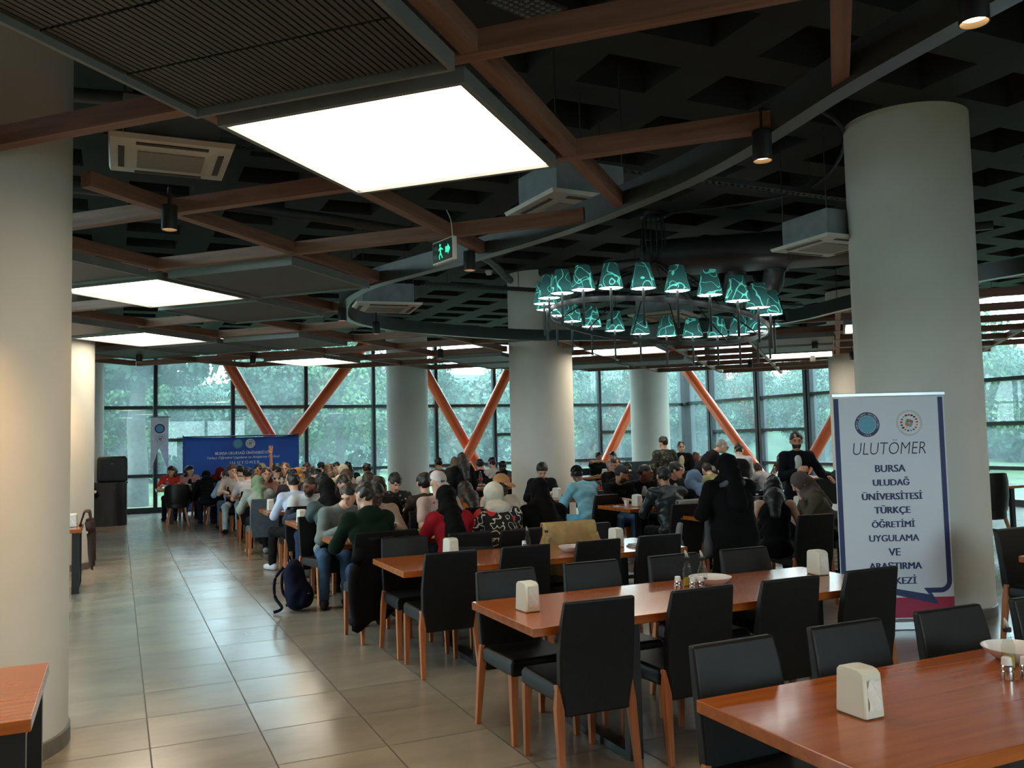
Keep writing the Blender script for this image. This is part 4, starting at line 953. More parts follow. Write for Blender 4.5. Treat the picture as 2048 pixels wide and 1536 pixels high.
# bowls, plates, cups, food
PORC = mat('white porcelain', (.74, .73, .74), .22, var=.02); FOODO = mat('orange fried food', rgb(200, 120, 50), .7, var=.5, scale=40, bump=.5); FOODG = mat('green salad', rgb(110, 140, 50), .7, var=.6, scale=50, bump=.5); FOODB = mat('bread crust', rgb(206, 150, 96), .8, var=.3, scale=20, bump=.4)
bw = thing('serving_bowl', 'x', 'bowl')
MB().lathe([(.07, 0), (.078, .003), (.12, .034), (.132, .052), (.128, .053), (.112, .034), (.07, .010)], n=36, cap1=True).build('bowl', PORC, bw, smooth='auto')
place(bw, 3.36, 4.46, 'round white porcelain bowl on the second table behind the cruets', 'white serving bowls')
place(bw, 3.40, 6.33, 'white porcelain bowl on the third table between two chair backs', 'white serving bowls', s=.9)
place(bw, 3.31, 2.40, 'white bowl rim at the right picture edge on the nearest table', 'white serving bowls')
place(bw, 3.08, 8.38, 'small white bowl on the fourth table beside the tall bottle', 'white serving bowls', s=.55)
pl = thing('plate', 'x', 'plate')
MB().lathe([(.07, 0), (.075, .002), (.115, .016), (.117, .019), (.075, .006)], n=32).build('plate', PORC, pl, smooth='auto')
rgp = random.Random(11); places = []
def food(x, y, z, m, lb, s=1.0):
    b = MB(); rr = random.Random(int(x*100+y*10))
    for k in range(9): b.sphere((rr.uniform(-.05, .05), rr.uniform(-.05, .05), .012+rr.uniform(0, .02)), (rr.uniform(.014, .03), rr.uniform(.012, .022), rr.uniform(.01, .018)), 8, 5)
    o = b.build('food_portion', m, None, (x, y, z), smooth=True); o.scale = (s, s, s); tag(o, lb, 'food', 'food portions on plates', 'stuff')
pn = 0
cells_ = [('fourth', 2.4, 8.28), ('fourth', 2.75, 8.45), ('fourth', 3.5, 8.3), ('fourth', 3.9, 8.5), ('fifth', 2.25, 10.35), ('fifth', 2.7, 10.6), ('fifth', 3.3, 10.35), ('sixth', 2.35, 12.5), ('sixth', 3.0, 12.8), ('seventh', 2.4, 14.6), ('seventh', 3.2, 14.9), ('eighth', 2.3, 16.8), ('eighth', 3.2, 17.0)]
for i, (rw, x, y) in enumerate(cells_):
    pos = ['at the aisle end', 'second from the aisle', 'third from the aisle', 'at the far end'][min(3, max(0, int((x-2.05)/.5)))]
    lb = 'white plate with food on the %s table, %s' % (rw, pos)
    if i in (1, 5): lb += ', across the table'
    place(pl, x, y, lb, 'white dinner plates', s=.9)
    food(x, y, .758, [FOODO, FOODG, FOODB][i % 3], ['fried orange food', 'green salad', 'bread pieces'][i % 3]+' on the plate of the %s table, %s%s' % (rw, pos, ', across' if i in (1, 5) else ''))
for x, y, lb, m, fl_ in [(6.75, 9.72, 'plate of orange food between the bearded man and the leather jacket man', FOODO, 'orange fried food between the bearded man and the leather jacket man'), (7.3, 11.9, 'plate of food on the table behind the bearded man', FOODO, 'fried food on the table behind the bearded man'),
        (12.0, 13.95, 'wide plate of bread on the waiter table', FOODB, 'bread slices on the waiter table'), (12.7, 14.0, 'plate of bread at the right on the waiter table', FOODB, 'bread at the right of the waiter table'), (10.3, 17.75, 'plate of orange food before the drinking boy', FOODO, 'orange food before the drinking boy'), (1.35, 20.5, 'plate on the window table between the two women', FOODB, 'bread on the window table'), (6.6, 16.0, 'plate on the bottle crowded table by the middle column', FOODB, 'bread on the bottle crowded table')]:
    place(pl, x, y, lb, 'white dinner plates', s=1.0); food(x, y, .758, m, fl_, 1.2)
cu_ = thing('cup', 'x', 'cup'); MB().lathe([(.026, 0), (.036, .085), (.033, .085), (.024, .006)], n=18).build('cup', PORC, cu_, smooth='auto')
for x, y, lb in [(6.15, 9.9, 'white paper cup left of the napkin holder of the bearded man'), (2.28, 8.5, 'white cup by the hands of the grey jacket man'), (2.1, 10.5, 'white cup beside the napkin holder of the fifth table'), (6.9, 15.6, 'white cup on the bottle crowded table'), (11.8, 13.85, 'white cup on the waiter table'), (2.1, 12.8, 'cup at the aisle end of the sixth table')]:
    place(cu_, x, y, lb, 'white cups')
tr_ = MB().box((0, 0, .006), (.075, .15, .010)).build('phone', mat('white phone', (.6, .6, .62), .25), None, (6.05, 9.95, .75), bevel=.004); tag(tr_, 'white phone lying on the table left of the bearded man', 'phone')
mn = thing('paper_stack', 'small stack of grey leaflets beside the napkin holder on the third table', 'leaflets', (3.98, 6.3, .75)); 
for k in range(3): MB().box((.01*k, 0, .004+.008*k), (.09, .13, .006)).build('leaflet', mat('grey leaflet', (.45, .45, .44), .6), mn)
# ================================================================== PEOPLE
def smin(a, b, k):
    h = np.clip(.5+.5*(b-a)/k, 0, 1); return b*(1-h)+a*h-k*h*(1-h)
def V3(*a): return np.array(a, float)
def cap_d(P, a, b, ra, rb):
    ba = b-a; L = ba@ba+1e-9; t = np.clip(((P-a)@ba)/L, 0, 1); q_ = P-a-t[..., None]*ba
    return np.sqrt((q_*q_).sum(-1))-(ra+(rb-ra)*t)
def ell_d(P, c, r, Rm):
    q_ = (P-c)@Rm; k0 = np.sqrt(((q_/r)**2).sum(-1)); k1 = np.sqrt(((q_/(r*r))**2).sum(-1))+1e-9
    return k0*(k0-1)/k1
I3 = np.eye(3)
class SDF:
    def __init__(s, k=.03): s.p = []; s.k = k; s.post = None; s.amp = 0; s.fr = 34
    def cap(s, a, b, ra, rb=None): s.p.append(('c', np.asarray(a, float), np.asarray(b, float), ra, ra if rb is None else rb)); return s
    def ell(s, c, r, Rm=I3): s.p.append(('e', np.asarray(c, float), np.asarray(r, float), Rm)); return s
    def chain(s, pts, rs):
        for i in range(len(pts)-1): s.cap(pts[i], pts[i+1], rs[i], rs[i+1])
        return s
    def mesh(s, h):
        lo = []; hi = []
        for p in s.p:
            if p[0] == 'c': r = max(p[3], p[4]); lo.append(np.minimum(p[1], p[2])-r); hi.append(np.maximum(p[1], p[2])+r)
            else: e = np.abs(p[3])@p[2]; lo.append(p[1]-e); hi.append(p[1]+e)
        mg = 3*h+s.amp+.004; A = np.array(lo); B = np.array(hi); o = A.min(0)-mg; n = np.ceil((B.max(0)+mg-o)/h).astype(int)+1
        Dv = np.full(n, .3)
        ax = [o[i]+h*np.arange(n[i]) for i in range(3)]
        for p, a, b in zip(s.p, A, B):
            i0 = np.maximum(((a-o-s.k-2*h)/h).astype(int), 0); i1 = np.minimum(((b-o+s.k+2*h)/h).astype(int)+2, n)
            P = np.stack(np.meshgrid(*[ax[i][i0[i]:i1[i]] for i in range(3)], indexing='ij'), -1)
            d = cap_d(P, *p[1:]) if p[0] == 'c' else ell_d(P, *p[1:])
            sl = tuple(slice(i0[i], i1[i]) for i in range(3)); Dv[sl] = smin(Dv[sl], d, s.k)
        if s.post or s.amp:
            P = np.stack(np.meshgrid(*ax, indexing='ij'), -1)
            if s.amp:
                ph = random.random()*6; f = s.fr
                Dv = Dv+s.amp*(np.sin(P[..., 0]*f+ph+2*np.sin(P[..., 2]*f*.5))*np.sin(P[..., 2]*f*.8+P[..., 1]*f*.5+ph)+.6*np.sin(P[..., 1]*f*1.7+P[..., 2]*f*1.1))
            if s.post: Dv = s.post(Dv, P)
        return nets(Dv, o, h)
EDG = [((a, b, c), (a+d[0], b+d[1], c+d[2])) for d in ((1, 0, 0), (0, 1, 0), (0, 0, 1)) for a in (0, 1) for b in (0, 1) for c in (0, 1) if a+d[0] < 2 and b+d[1] < 2 and c+d[2] < 2]
def nets(Dv, o, h):
    S = Dv < 0; cnt = np.zeros(tuple(x-1 for x in S.shape), int)
    for a in (0, 1):
        for b in (0, 1):
            for c in (0, 1): cnt += S[a:S.shape[0]-1+a, b:S.shape[1]-1+b, c:S.shape[2]-1+c]
    act = (cnt > 0) & (cnt < 8); I = np.argwhere(act); idx = np.full(act.shape, -1, int); idx[act] = np.arange(len(I))
    acc = np.zeros((len(I), 3)); num = np.zeros(len(I))
    for e0, e1 in EDG:
        v0 = Dv[I[:, 0]+e0[0], I[:, 1]+e0[1], I[:, 2]+e0[2]]; v1 = Dv[I[:, 0]+e1[0], I[:, 1]+e1[1], I[:, 2]+e1[2]]
        m = (v0 < 0) != (v1 < 0); t = np.where(m, v0/(v0-v1+1e-12), 0)
        acc += np.where(m[:, None], np.array(e0)+t[:, None]*(np.array(e1)-np.array(e0)), 0); num += m
    P = o+h*(I+acc/np.maximum(num, 1)[:, None]); F = []
    for d in range(3):
        u, w_ = (d+1) % 3, (d+2) % 3; sl0 = [slice(None)]*3; sl1 = [slice(None)]*3; sl0[d] = slice(0, -1); sl1[d] = slice(1, None)
        a, b = S[tuple(sl0)], S[tuple(sl1)]; E_ = np.argwhere(a != b); E_ = E_[(E_[:, u] > 0) & (E_[:, w_] > 0) & (E_[:, u] < idx.shape[u]) & (E_[:, w_] < idx.shape[w_])]
        def g(du, dw):
            q_ = E_.copy(); q_[:, u] += du; q_[:, w_] += dw; return idx[q_[:, 0], q_[:, 1], q_[:, 2]]
        Q = np.stack([g(-1, -1), g(0, -1), g(0, 0), g(-1, 0)], 1); fl_ = ~a[tuple(E_.T)]
        Q[fl_] = Q[fl_][:, ::-1]; F.append(Q)
    F = np.concatenate(F); F = F[(F >= 0).all(1)]
    return P, F
def sdf_obj(name, sd, h, m, parent, extra=None):
    P, F = sd.mesh(h)
    if extra:
        for p2, f2 in extra: F = np.concatenate([F, f2+len(P)]); P = np.concatenate([P, p2])
    if len(F) == 0: return None
    me = np_mesh(name, P, F, m); me.polygons.foreach_set('use_smooth', np.ones(len(F), bool))
    o = D.objects.new(name, me); C.objects.link(o); o.parent = parent; return o
def rot(ax, a):
    c, s_ = math.cos(a), math.sin(a)
    return np.array({'x': [[1, 0, 0], [0, c, -s_], [0, s_, c]], 'y': [[c, 0, s_], [0, 1, 0], [-s_, 0, c]], 'z': [[c, -s_, 0], [s_, c, 0], [0, 0, 1]]}[ax], float)
# hand templates: x thumb side, y along fingers, z back of the hand; origin at the wrist
def hand_template(curl):
    sd = SDF(.010); sd.ell((0, .045, 0), (.040, .052, .015)); sd.cap((0, -.03, 0), (0, .02, 0), .024, .026)
    for i, (x, l) in enumerate(((.028, .070), (.010, .080), (-.009, .074), (-.027, .058))):
        a = V3(x, .085, 0); c1_, c2_, c3_ = curl*.55, curl*1.25, curl*1.8; sp = x*.9
        b = a+V3(sp*.3, math.cos(c1_)*l*.45, -math.sin(c1_)*l*.45); c_ = b+V3(sp*.15, math.cos(c2_)*l*.32, -math.sin(c2_)*l*.32); d = c_+V3(0, math.cos(c3_)*l*.25, -math.sin(c3_)*l*.25)
        sd.chain([a-V3(0, .015, 0), b, c_, d], [.0095, .009, .0082, .007])
    sd.chain([V3(.028, .018, -.004), V3(.052, .045, -.014), V3(.058, .075, -.022-.01*curl)], [.014, .011, .0085])
    return sd.mesh(.0042)
HANDS = {'relaxed': hand_template(.55), 'open': hand_template(.08), 'grip': hand_template(1.1)}
def hand_at(kind, side, wrist, fdir, palm_down=V3(0, 0, 1), s=1.0):
    P, F = HANDS[kind]; P = P.copy()
    y = fdir/np.linalg.norm(fdir); z = palm_down-y*(palm_down@y)
    if np.linalg.norm(z) < .1: z = V3(0, 1, 0)-y*y[1]
    z /= np.linalg.norm(z); x = np.cross(y, z)
    Rm = np.stack([x*(-1 if side > 0 else 1), y, z], 1); P = (P*s)@Rm.T+wrist
    if side > 0: F = F[:, ::-1]
    return P, F
def ik(S_, T_, a, b, pole):
    v = T_-S_; L = np.linalg.norm(v); mx = (a+b)*.985
    if L > mx: T_ = S_+v/L*mx; v = T_-S_; L = mx
    if L < abs(a-b)+.08: L = abs(a-b)+.08
    u = v/np.linalg.norm(v); x = (a*a-b*b+L*L)/(2*L); hgt = math.sqrt(max(a*a-x*x, 1e-6)); p = pole-u*(pole@u); p /= np.linalg.norm(p)
    return S_+u*x+p*hgt, T_
CL = {}
def cloth(col, kind='plain'):
    k = ('cloth', col, kind)
    if k not in CL:
        r, g, b = rgb(*col)
        nm = 'fabric %02x%02x%02x %s' % (col+(kind,))
        if kind == 'plain': CL[k] = mat(nm, (r, g, b) if r+g+b > .1 else (r*.6, g*.6, b*.6), .88, var=.16, scale=9, bump=.15, spec=.15)
        elif kind == 'leather': CL[k] = mat(nm, (r, g, b), .38, var=.3, scale=14, bump=.25)
        else:
            m = D.materials.new(nm); m.use_nodes = True; n = m.node_tree; p = n.nodes['Principled BSDF']; p.inputs['Roughness'].default_value = .85
            tcn = N(n, 'ShaderNodeTexCoord'); sp = N(n, 'ShaderNodeSeparateXYZ'); n.links.new(tcn.outputs['Object'], sp.inputs[0])
            mxn = N(n, 'ShaderNodeMixRGB'); mxn.inputs[1].default_value = (r, g, b, 1); last = mxn
            if kind == 'plaid':
                def st(o_, sc): return math_node(n, 'LESS_THAN', math_node(n, 'FRACT', math_node(n, 'MULTIPLY', o_, sc)), .5)
                f = math_node(n, 'MULTIPLY', math_node(n, 'ADD', st(sp.outputs[0], 12), st(sp.outputs[2], 12)), .5); mxn.inputs[2].default_value = (.62, .62, .58, 1); n.links.new(f, mxn.inputs[0])
            elif kind == 'camo' or kind == 'floral':
                no = N(n, 'ShaderNodeTexVoronoi'); no.inputs['Scale'].default_value = 16; n.links.new(tcn.outputs['Object'], no.inputs['Vector'])
                f = math_node(n, 'LESS_THAN', no.outputs['Distance'], .32); n.links.new(f, mxn.inputs[0]); mxn.inputs[2].default_value = (.10, .095, .05, 1) if kind == 'camo' else (.30, .22, .20, 1)
            elif kind == 'motif':
                w1 = N(n, 'ShaderNodeTexNoise'); w1.inputs['Scale'].default_value = 17; w1.inputs['Detail'].default_value = .5; n.links.new(tcn.outputs['Object'], w1.inputs['Vector'])
                f = math_node(n, 'LESS_THAN', math_node(n, 'ABSOLUTE', math_node(n, 'SUBTRACT', w1.outputs['Fac'], .5)), .03); n.links.new(f, mxn.inputs[0]); mxn.inputs[2].default_value = (.65, .63, .56, 1)
                vo = N(n, 'ShaderNodeTexVoronoi'); vo.inputs['Scale'].default_value = 6.5; n.links.new(tcn.outputs['Object'], vo.inputs['Vector'])
                m2 = N(n, 'ShaderNodeMixRGB'); n.links.new(math_node(n, 'LESS_THAN', vo.outputs['Distance'], .30), m2.inputs[0]); n.links.new(mxn.outputs[0], m2.inputs[1]); m2.inputs[2].default_value = (.60, .03, .035, 1); last = m2
            elif kind == 'twotone':
                f = math_node(n, 'LESS_THAN', sp.outputs[2], .86); n.links.new(f, mxn.inputs[0]); mxn.inputs[2].default_value = (.012, .025, .045, 1)
            n.links.new(last.outputs[0], p.inputs['Base Color']); CL[k] = m
    return CL[k]
SKIN = {'l': mat('light skin', rgb(214, 168, 144), .5, var=.06, scale=14), 'm': mat('tan skin', rgb(184, 132, 102), .5, var=.06, scale=14), 'b': mat('brown skin', rgb(112, 74, 54), .45, var=.08, scale=14), 'd': mat('dark brown skin', rgb(66, 44, 36), .42, var=.08, scale=14)}
EYEM = mat('dark eye', (.012, .01, .009), .2); LIPM = mat('lip', rgb(150, 88, 80), .5)
GLS = mat('dark spectacle frame', (.02, .02, .02), .4)
def eyes_for(root, hf, hc, hs, hcol, brow=True):
    for sx in (-1, 1):
        c_ = hc+hf@(V3(sx*.031, .0825, .008)*hs); MB().sphere((0, 0, 0), (.0115*hs, .008*hs, .0075*hs), 10, 6).build('eye', EYEM, root, tuple(c_), smooth=True).rotation_euler = Matrix(hf.tolist()).to_euler()
        if brow:
            b = MB().tube([tuple(hc+hf@(V3(sx*x, y_, z_)*hs)) for x, y_, z_ in ((.014, .097, .027), (.032, .094, .032), (.048, .083, .027))], .0042*hs, 6); b.build('eyebrow', hcol, root)
    MB().tube([tuple(hc+hf@(V3(x, y_, -.066)*hs)) for x, y_ in ((-.022, .083), (0, .094), (.022, .083))], .005*hs, 6).build('mouth', LIPM, root)
def person(label, who, crown, rz, top, hair, skin='l', seat=True, face=False, hy=0, hp=0, arms=('table', 'table'), bottom=(28, 32, 44), shoe=(40, 40, 42), s=1.0, wide=1.0, sleeve=1.0, hood=False, robe=None, h=.012, legyaw=0, chair_=True, ckind='black', beard=None, glasses=False, cape=None, vest=None, inner=None, capcol=None, leanmax=62, roll=0, hsc=1.0):
    crown = V3(*crown); skinm = SKIN[skin]; rzr = math.radians(rz); fwd = V3(-math.sin(rzr), math.cos(rzr), 0)
    hz = .54 if seat else .92*s; L = (.80 if seat else .80)*s
    dz = crown[2]-hz
    if dz > L*math.cos(R(5)): L = dz/math.cos(R(5)); lean = R(5)
    else: lean = math.acos(max(dz/L, math.cos(R(leanmax)))); 
    if not seat and dz > .79*s: s = s*crown[2]/((.92+.80)*s) if False else s
    k = L/.80
    base = crown[:2]-fwd[:2]*L*math.sin(lean)
    root = thing('person', label, 'person', (base[0], base[1], 0), rzr, 'diners in the hall' if seat else None)
    d = V3(0, math.sin(lean), math.cos(lean)); bk = V3(0, -math.cos(lean), math.sin(lean)); Rl = np.stack([V3(1, 0, 0), -bk, d], 1)
    P0 = V3(0, 0, hz); at = lambda t, x=0, y=0: P0+d*t*k-bk*y+V3(x, 0, 0)
    hpitch = lean*.35+math.radians(hp)
    hf = rot('z', -math.radians(hy))@rot('x', -hpitch)@rot('y', math.radians(roll)); hs = hsc*min(1.06, max(.9, k))
    hc = at(.685)
    # keep crown where it belongs
    hc = V3(0, L*math.sin(lean), crown[2])-hf@V3(0, -.005, .113)*hs
    nb = at(.52); wd = wide*k
    S_ = {sx: at(.475)+V3(sx*.165*wd, 0, 0) for sx in (-1, 1)}
    # arms
    J = {}
    tgt = {'table': lambda sx: V3(sx*.15, .40+L*math.sin(lean)*.35, .80), 'lap': lambda sx: V3(sx*.12, .27, .66), 'face': lambda sx: hc+hf@V3(sx*.03, .13, -.12), 'chin': lambda sx: hc+hf@V3(sx*.03, .10, -.17),
           'raised': lambda sx: S_[sx]+V3(sx*.10, .10, .50), 'down': lambda sx: S_[sx]+V3(sx*.08, .05, -.53), 'hold': lambda sx: at(.28)+V3(sx*.05, .24, 0), 'reach': lambda sx: S_[sx]+V3(sx*.03, .40, -.36), 'mid': lambda sx: at(.25)+V3(sx*.16, .22, 0), 'elbowout': lambda sx: hc+V3(sx*.04, .10, -.10), 'ear': lambda sx: hc+hf@V3(sx*.10, .02, -.06), 'out': lambda sx: S_[sx]+V3(sx*.42, .12, -.10), 'side': lambda sx: S_[sx]+V3(sx*.20, .20, -.28), 'back': lambda sx: S_[sx]+V3(sx*.12, -.08, -.5)}
    for sx, kind in zip((-1, 1), arms):
        pole = V3(sx*.5, -.35, -.75) if kind not in ('raised', 'elbowout') else V3(sx*1.0, -.1, -.1)
        el, wr = ik(S_[sx], tgt[kind](sx), .285*k, .25*k, pole); J[sx] = (S_[sx], el, wr, kind)
    body = SDF(.022); body.ell(at(.34), V3(.145*wd, .09, .16), Rl).ell(at(.16), V3(.13*wd, .09, .16), Rl).ell(at(.0), V3(.14*wd, .10, .10), Rl).cap(S_[-1], S_[1], .045)
    body.cap(nb-bk*.0, hc+hf@V3(0, -.02, -.05)*hs, .054*k, .050*k)
    e = lambda c_, r_: body.ell(hc+hf@(V3(*c_)*hs), V3(*r_)*hs, hf)
    e((0, -.012, .020), (.076, .094, .093)); e((0, .022, -.038), (.058, .068, .074)); e((0, .060, -.092), (.026, .026, .022)); e((.077, -.006, -.012), (.012, .021, .031)); e((-.077, -.006, -.012), (.012, .021, .031))
    body.cap(hc+hf@(V3(0, .090, .012)*hs), hc+hf@(V3(0, .106, -.026)*hs), .009*hs, .0135*hs); body.cap(hc+hf@(V3(-.036, .080, .026)*hs), hc+hf@(V3(.036, .080, .026)*hs), .011)
    ex = []
    for sx in (-1, 1):
        a, el, wr, kind = J[sx]; body.chain([a, el, wr], [.044*k, .036*k, .026*k]); fd = wr-el
        if kind == 'table': fd = fd*np.array([1, 1, .25])+V3(-sx*.05, 0, -.01)
        body.cap(wr, wr+fd/np.linalg.norm(fd)*.02, .026*k, .024*k)
        pd = V3(0, 0, 1) if kind in ('table', 'lap', 'reach') else (V3(sx, .2, 0) if kind in ('down', 'back') else (bk if kind == 'raised' else V3(sx*.6, .5, .4)))
        ex.append(hand_at('open' if kind in ('raised', 'out') else ('grip' if kind in ('hold', 'face', 'elbowout', 'ear') else 'relaxed'), sx, wr+fd/np.linalg.norm(fd)*.02, fd, pd, .98*k))
    # legs
    ly = rot('z', math.radians(legyaw)); Lg = {}
    for sx in (-1, 1):
        hip = P0+V3(sx*.085*wd, .02, -.02)
        if seat: kn = hip+ly@V3(sx*.035, .40*s, -.01); an = V3(kn[0], kn[1], .09)+ly@V3(0, .03-.05*(sx > 0), 0)
        else: kn = V3(hip[0]*1.02, .03, .49*s); an = V3(hip[0]*1.08, -.01+.04*sx, .09)
        Lg[sx] = (hip, kn, an); body.chain([hip, kn, an], [.066, .048, .036])
    sdf_obj('body', body, h, skinm, root, ex)
    bp_ = D.objects[root.name]
    # clothing
    tcol, tkind = top[0], (top[1] if len(top) > 1 else 'plain'); tm = cloth(tcol, tkind); nm = top[2] if len(top) > 2 else 'shirt'
    sd = SDF(.035); sd.amp = .0038 if h < .014 else .003
    g_ = .012 if nm in ('shirt', 'top') else .02
    sd.ell(at(.35), V3((.152+g_)*wd, .098+g_, .165), Rl).ell(at(.17), V3((.136+g_)*wd, .096+g_, .17), Rl).ell(at(.01), V3((.15+g_)*wd, .112+g_, .105), Rl).cap(S_[-1]*.97, S_[1]*.97, .044+g_)
    for sx in (-1, 1):
        a, el, wr, kind = J[sx]; sd.cap(nb*.6+at(.50)*.4, a, .045+g_*.6, .05+g_*.5)
        if sleeve >= .9: sd.chain([a, el, wr+(el-wr)*.06], [.046+g_, .039+g_, .031+g_*.6])
        elif sleeve > 0: sd.cap(a, a+(el-a)*min(1, sleeve*1.6), .052+g_, .047+g_)
    if hood: sd.ell(nb+bk*.075-d*.02, V3(.115, .075, .085), Rl)
    if nm in ('coat', 'jacket', 'blazer') and seat is False: sd.ell(P0-V3(0, 0, .06), V3(.175*wd, .13, .16))
    if sleeve < 0:   # bare shoulders: lower the neckline
        sd.p = [p for p in sd.p if p[0] == 'e']
        sd.cap(at(.35, -.07), at(.49, -.10), .05, .035).cap(at(.35, .07), at(.49, .10), .05, .035)
    if not (robe and nm == 'none'): sdf_obj(nm, sd, h, tm, root)
    if inner:
        si = SDF(.02).ell(at(.36, 0, .035), V3(.075, .098, .15), Rl).ell(at(.16, 0, .035), V3(.07, .10, .17), Rl); sdf_obj('shirt', si, h, cloth(inner), root)
    if vest:
        si = SDF(.03).ell(at(.34), V3(.176*wd, .122, .16), Rl).ell(at(.16), V3(.16*wd, .12, .17), Rl); sdf_obj('vest', si, h, cloth(vest), root)
    if robe:
        sr = SDF(.05); sr.amp = .006; sr.fr = 24
        sr.ell(at(.30), V3(.19*wd, .14, .24), Rl).ell(at(.05), V3(.20*wd, .16, .2), Rl).cap(P0-V3(0, 0, .05), V3(0, .02, .18), .17*wd, .22)
        sdf_obj('robe', sr, h*1.2, cloth(robe), root)
    else:
        st_ = SDF(.03); st_.amp = .003; st_.ell(P0-V3(0, 0, .01), V3(.158*wd, .115, .10), Rl)
        for sx in (-1, 1): hip, kn, an = Lg[sx]; st_.chain([hip, kn, an+V3(0, 0, .01)], [.082, .064, .052])
        sdf_obj('trousers', st_, h*1.15, cloth(bottom), root)
    for sx in (-1, 1):
        an = Lg[sx][2]; f_ = (ly@V3(sx*.15, 1, 0)) if seat else V3(sx*.2, 1, 0); f_ = f_/np.linalg.norm(f_); b0 = V3(an[0], an[1], .047)
        so_ = SDF(.02).cap(b0-f_*.05, b0+f_*.13-V3(0, 0, .006), .045, .038).cap(b0, b0+V3(0, 0, .05), .042, .038)
        so_.post = lambda Dd, P: np.maximum(Dd, .003-P[..., 2]); sdf_obj('shoe', so_, .012, cloth(shoe), root)
    # head gear
    hk, hcol = hair[0], hair[1]; Hm = mat('hair %02x%02x%02x' % hcol, rgb(*hcol), .5, var=.35, scale=40, stretch=(1, 1, .3), bump=.2)
    q_ = lambda x, y, z: hc+hf@(V3(x, y, z)*hs)
    def headpost(fn):
        def f(Dd, P): return fn(Dd, ((P-hc)@hf)/hs)
        return f
    hh = min(h, .0105)
    if hk in ('short', 'cap', 'curly', 'long', 'bun', 'fringe', 'crop', 'pony'):
        sh_ = SDF(.02); big = {'curly': 1.10, 'crop': .965, 'fringe': 1.05}.get(hk, 1.0); off = {'fringe': -.03, 'crop': .008}.get(hk, 0.0)
        sh_.ell(q_(0, -.018, .027), V3(.083, .1015, .0962)*hs*big, hf)
        sh_.amp = {'curly': .010, 'crop': .0015}.get(hk, .0075); sh_.fr = {'curly': 90}.get(hk, 48)
        sh_.post = headpost(lambda Dd, q: np.maximum(Dd, -(q[..., 2]-.8*q[..., 1]+.008-off)*.78))
        sdf_obj('hair', sh_, hh, Hm, root)
    if hk in ('long', 'pony', 'bun'):
        sl_ = SDF(.04); sl_.amp = .004; sl_.fr = 50; dn = at(.30)+bk*(.14) if hk != 'bun' else None
        if hk == 'long':
            sl_.cap(q_(0, -.065, .03), q_(0, -.085, -.06), .070, .075); m_ = nb+bk*.085; sl_.cap(q_(0, -.08, -.05), m_, .078, .082); sl_.cap(m_, dn, .085, .05)
            for sx in (-1, 1): sl_.cap(q_(sx*.068, -.02, .02), q_(sx*.075, -.015, -.12), .026, .03); sl_.cap(q_(sx*.075, -.015, -.12), nb+V3(sx*.08, 0, -.02)+bk*.03, .03, .03)
        elif hk == 'pony': sl_.chain([q_(0, -.10, .03), q_(0, -.14, -.05), q_(0, -.12, -.18)], [.03, .038, .02])
        else: sl_.ell(q_(0, -.115, .045), V3(.045, .04, .045)*hs, hf)
        sdf_obj('hair_length', sl_, hh, Hm, root)
    if hk == 'cap':
        cc = capcol or hcol; sc_ = SDF(.006).ell(q_(0, -.014, .032), V3(.091, .109, .097)*hs, hf)
        sc_.post = headpost(lambda Dd, q: np.maximum(Dd, -(q[..., 2]-.034-.10*q[..., 1])))
        sdf_obj('cap', sc_, .009, cloth(cc), root); br = SDF(.006).ell(q_(0, .118, .036), V3(.072, .075, .009)*hs, hf@rot('x', -.18)); sdf_obj('cap_brim', br, .007, cloth(cc), root)
    if hk == 'hijab':
        cm = cloth(hcol); sc_ = SDF(.03); sc_.amp = .003; sc_.fr = 46
        sc_.ell(q_(0, -.014, .016), V3(.096, .114, .113)*hs, hf).ell(q_(0, .012, -.095), V3(.078, .078, .062)*hs, hf).ell(nb+d*.01, V3(.135*wd, .115, .075), Rl)
        if cape: sc_.cap(q_(0, -.09, -.06), at(.30)+bk*.10, .07, cape)
        sc_.post = headpost(lambda Dd, q: np.maximum(Dd, -(np.sqrt((q[..., 0]/.056)**2+((q[..., 1]-.13)/.085)**2+((q[..., 2]+.022)/.080)**2)-1)*.056))
        sdf_obj('headscarf', sc_, hh, cm, root)
    if beard:
        sb = SDF(.01).ell(q_(0, .024, -.048), V3(.0625, .072, .073)*hs, hf)
        sb.post = headpost(lambda Dd, q: np.maximum(np.maximum(Dd, q[..., 2]+.044-.25*np.abs(q[..., 0])), -(q[..., 1]-.0)))
        sdf_obj('beard', sb, .008, mat('hair %02x%02x%02x' % beard, rgb(*beard), .6, var=.3), root)
    if face: eyes_for(root, hf, hc, hs, Hm if hk != 'hijab' else EYEM)
    if glasses:
        b = MB()
        for sx in (-1, 1): b.tube([tuple(q_(sx*.032+.022*math.cos(a), .098, .006+.017*math.sin(a))) for a in [2*PI*i/12 for i in range(13)]], .0028, 5); b.tube([tuple(q_(sx*.054, .096, .01)), tuple(q_(sx*.078, 0, .008))], .0025, 5)
        b.tube([tuple(q_(-.01, .1, .01)), tuple(q_(.01, .1, .01))], .0025, 5).build('spectacles', GLS, root)
    if seat and chair_:
        cpos = base-fwd[:2]*.065
        chair(cpos[0], cpos[1], rzr, '%s leather chair occupied by the %s' % (ckind, who) if ckind == 'black' else 'slate grey chair occupied by the %s' % who, ckind, jit=False)
    return root, dict(hc=hc, hf=hf, at=at, J=J, nb=nb, S=S_, hs=hs, d=d, bk=bk)
PP = {}
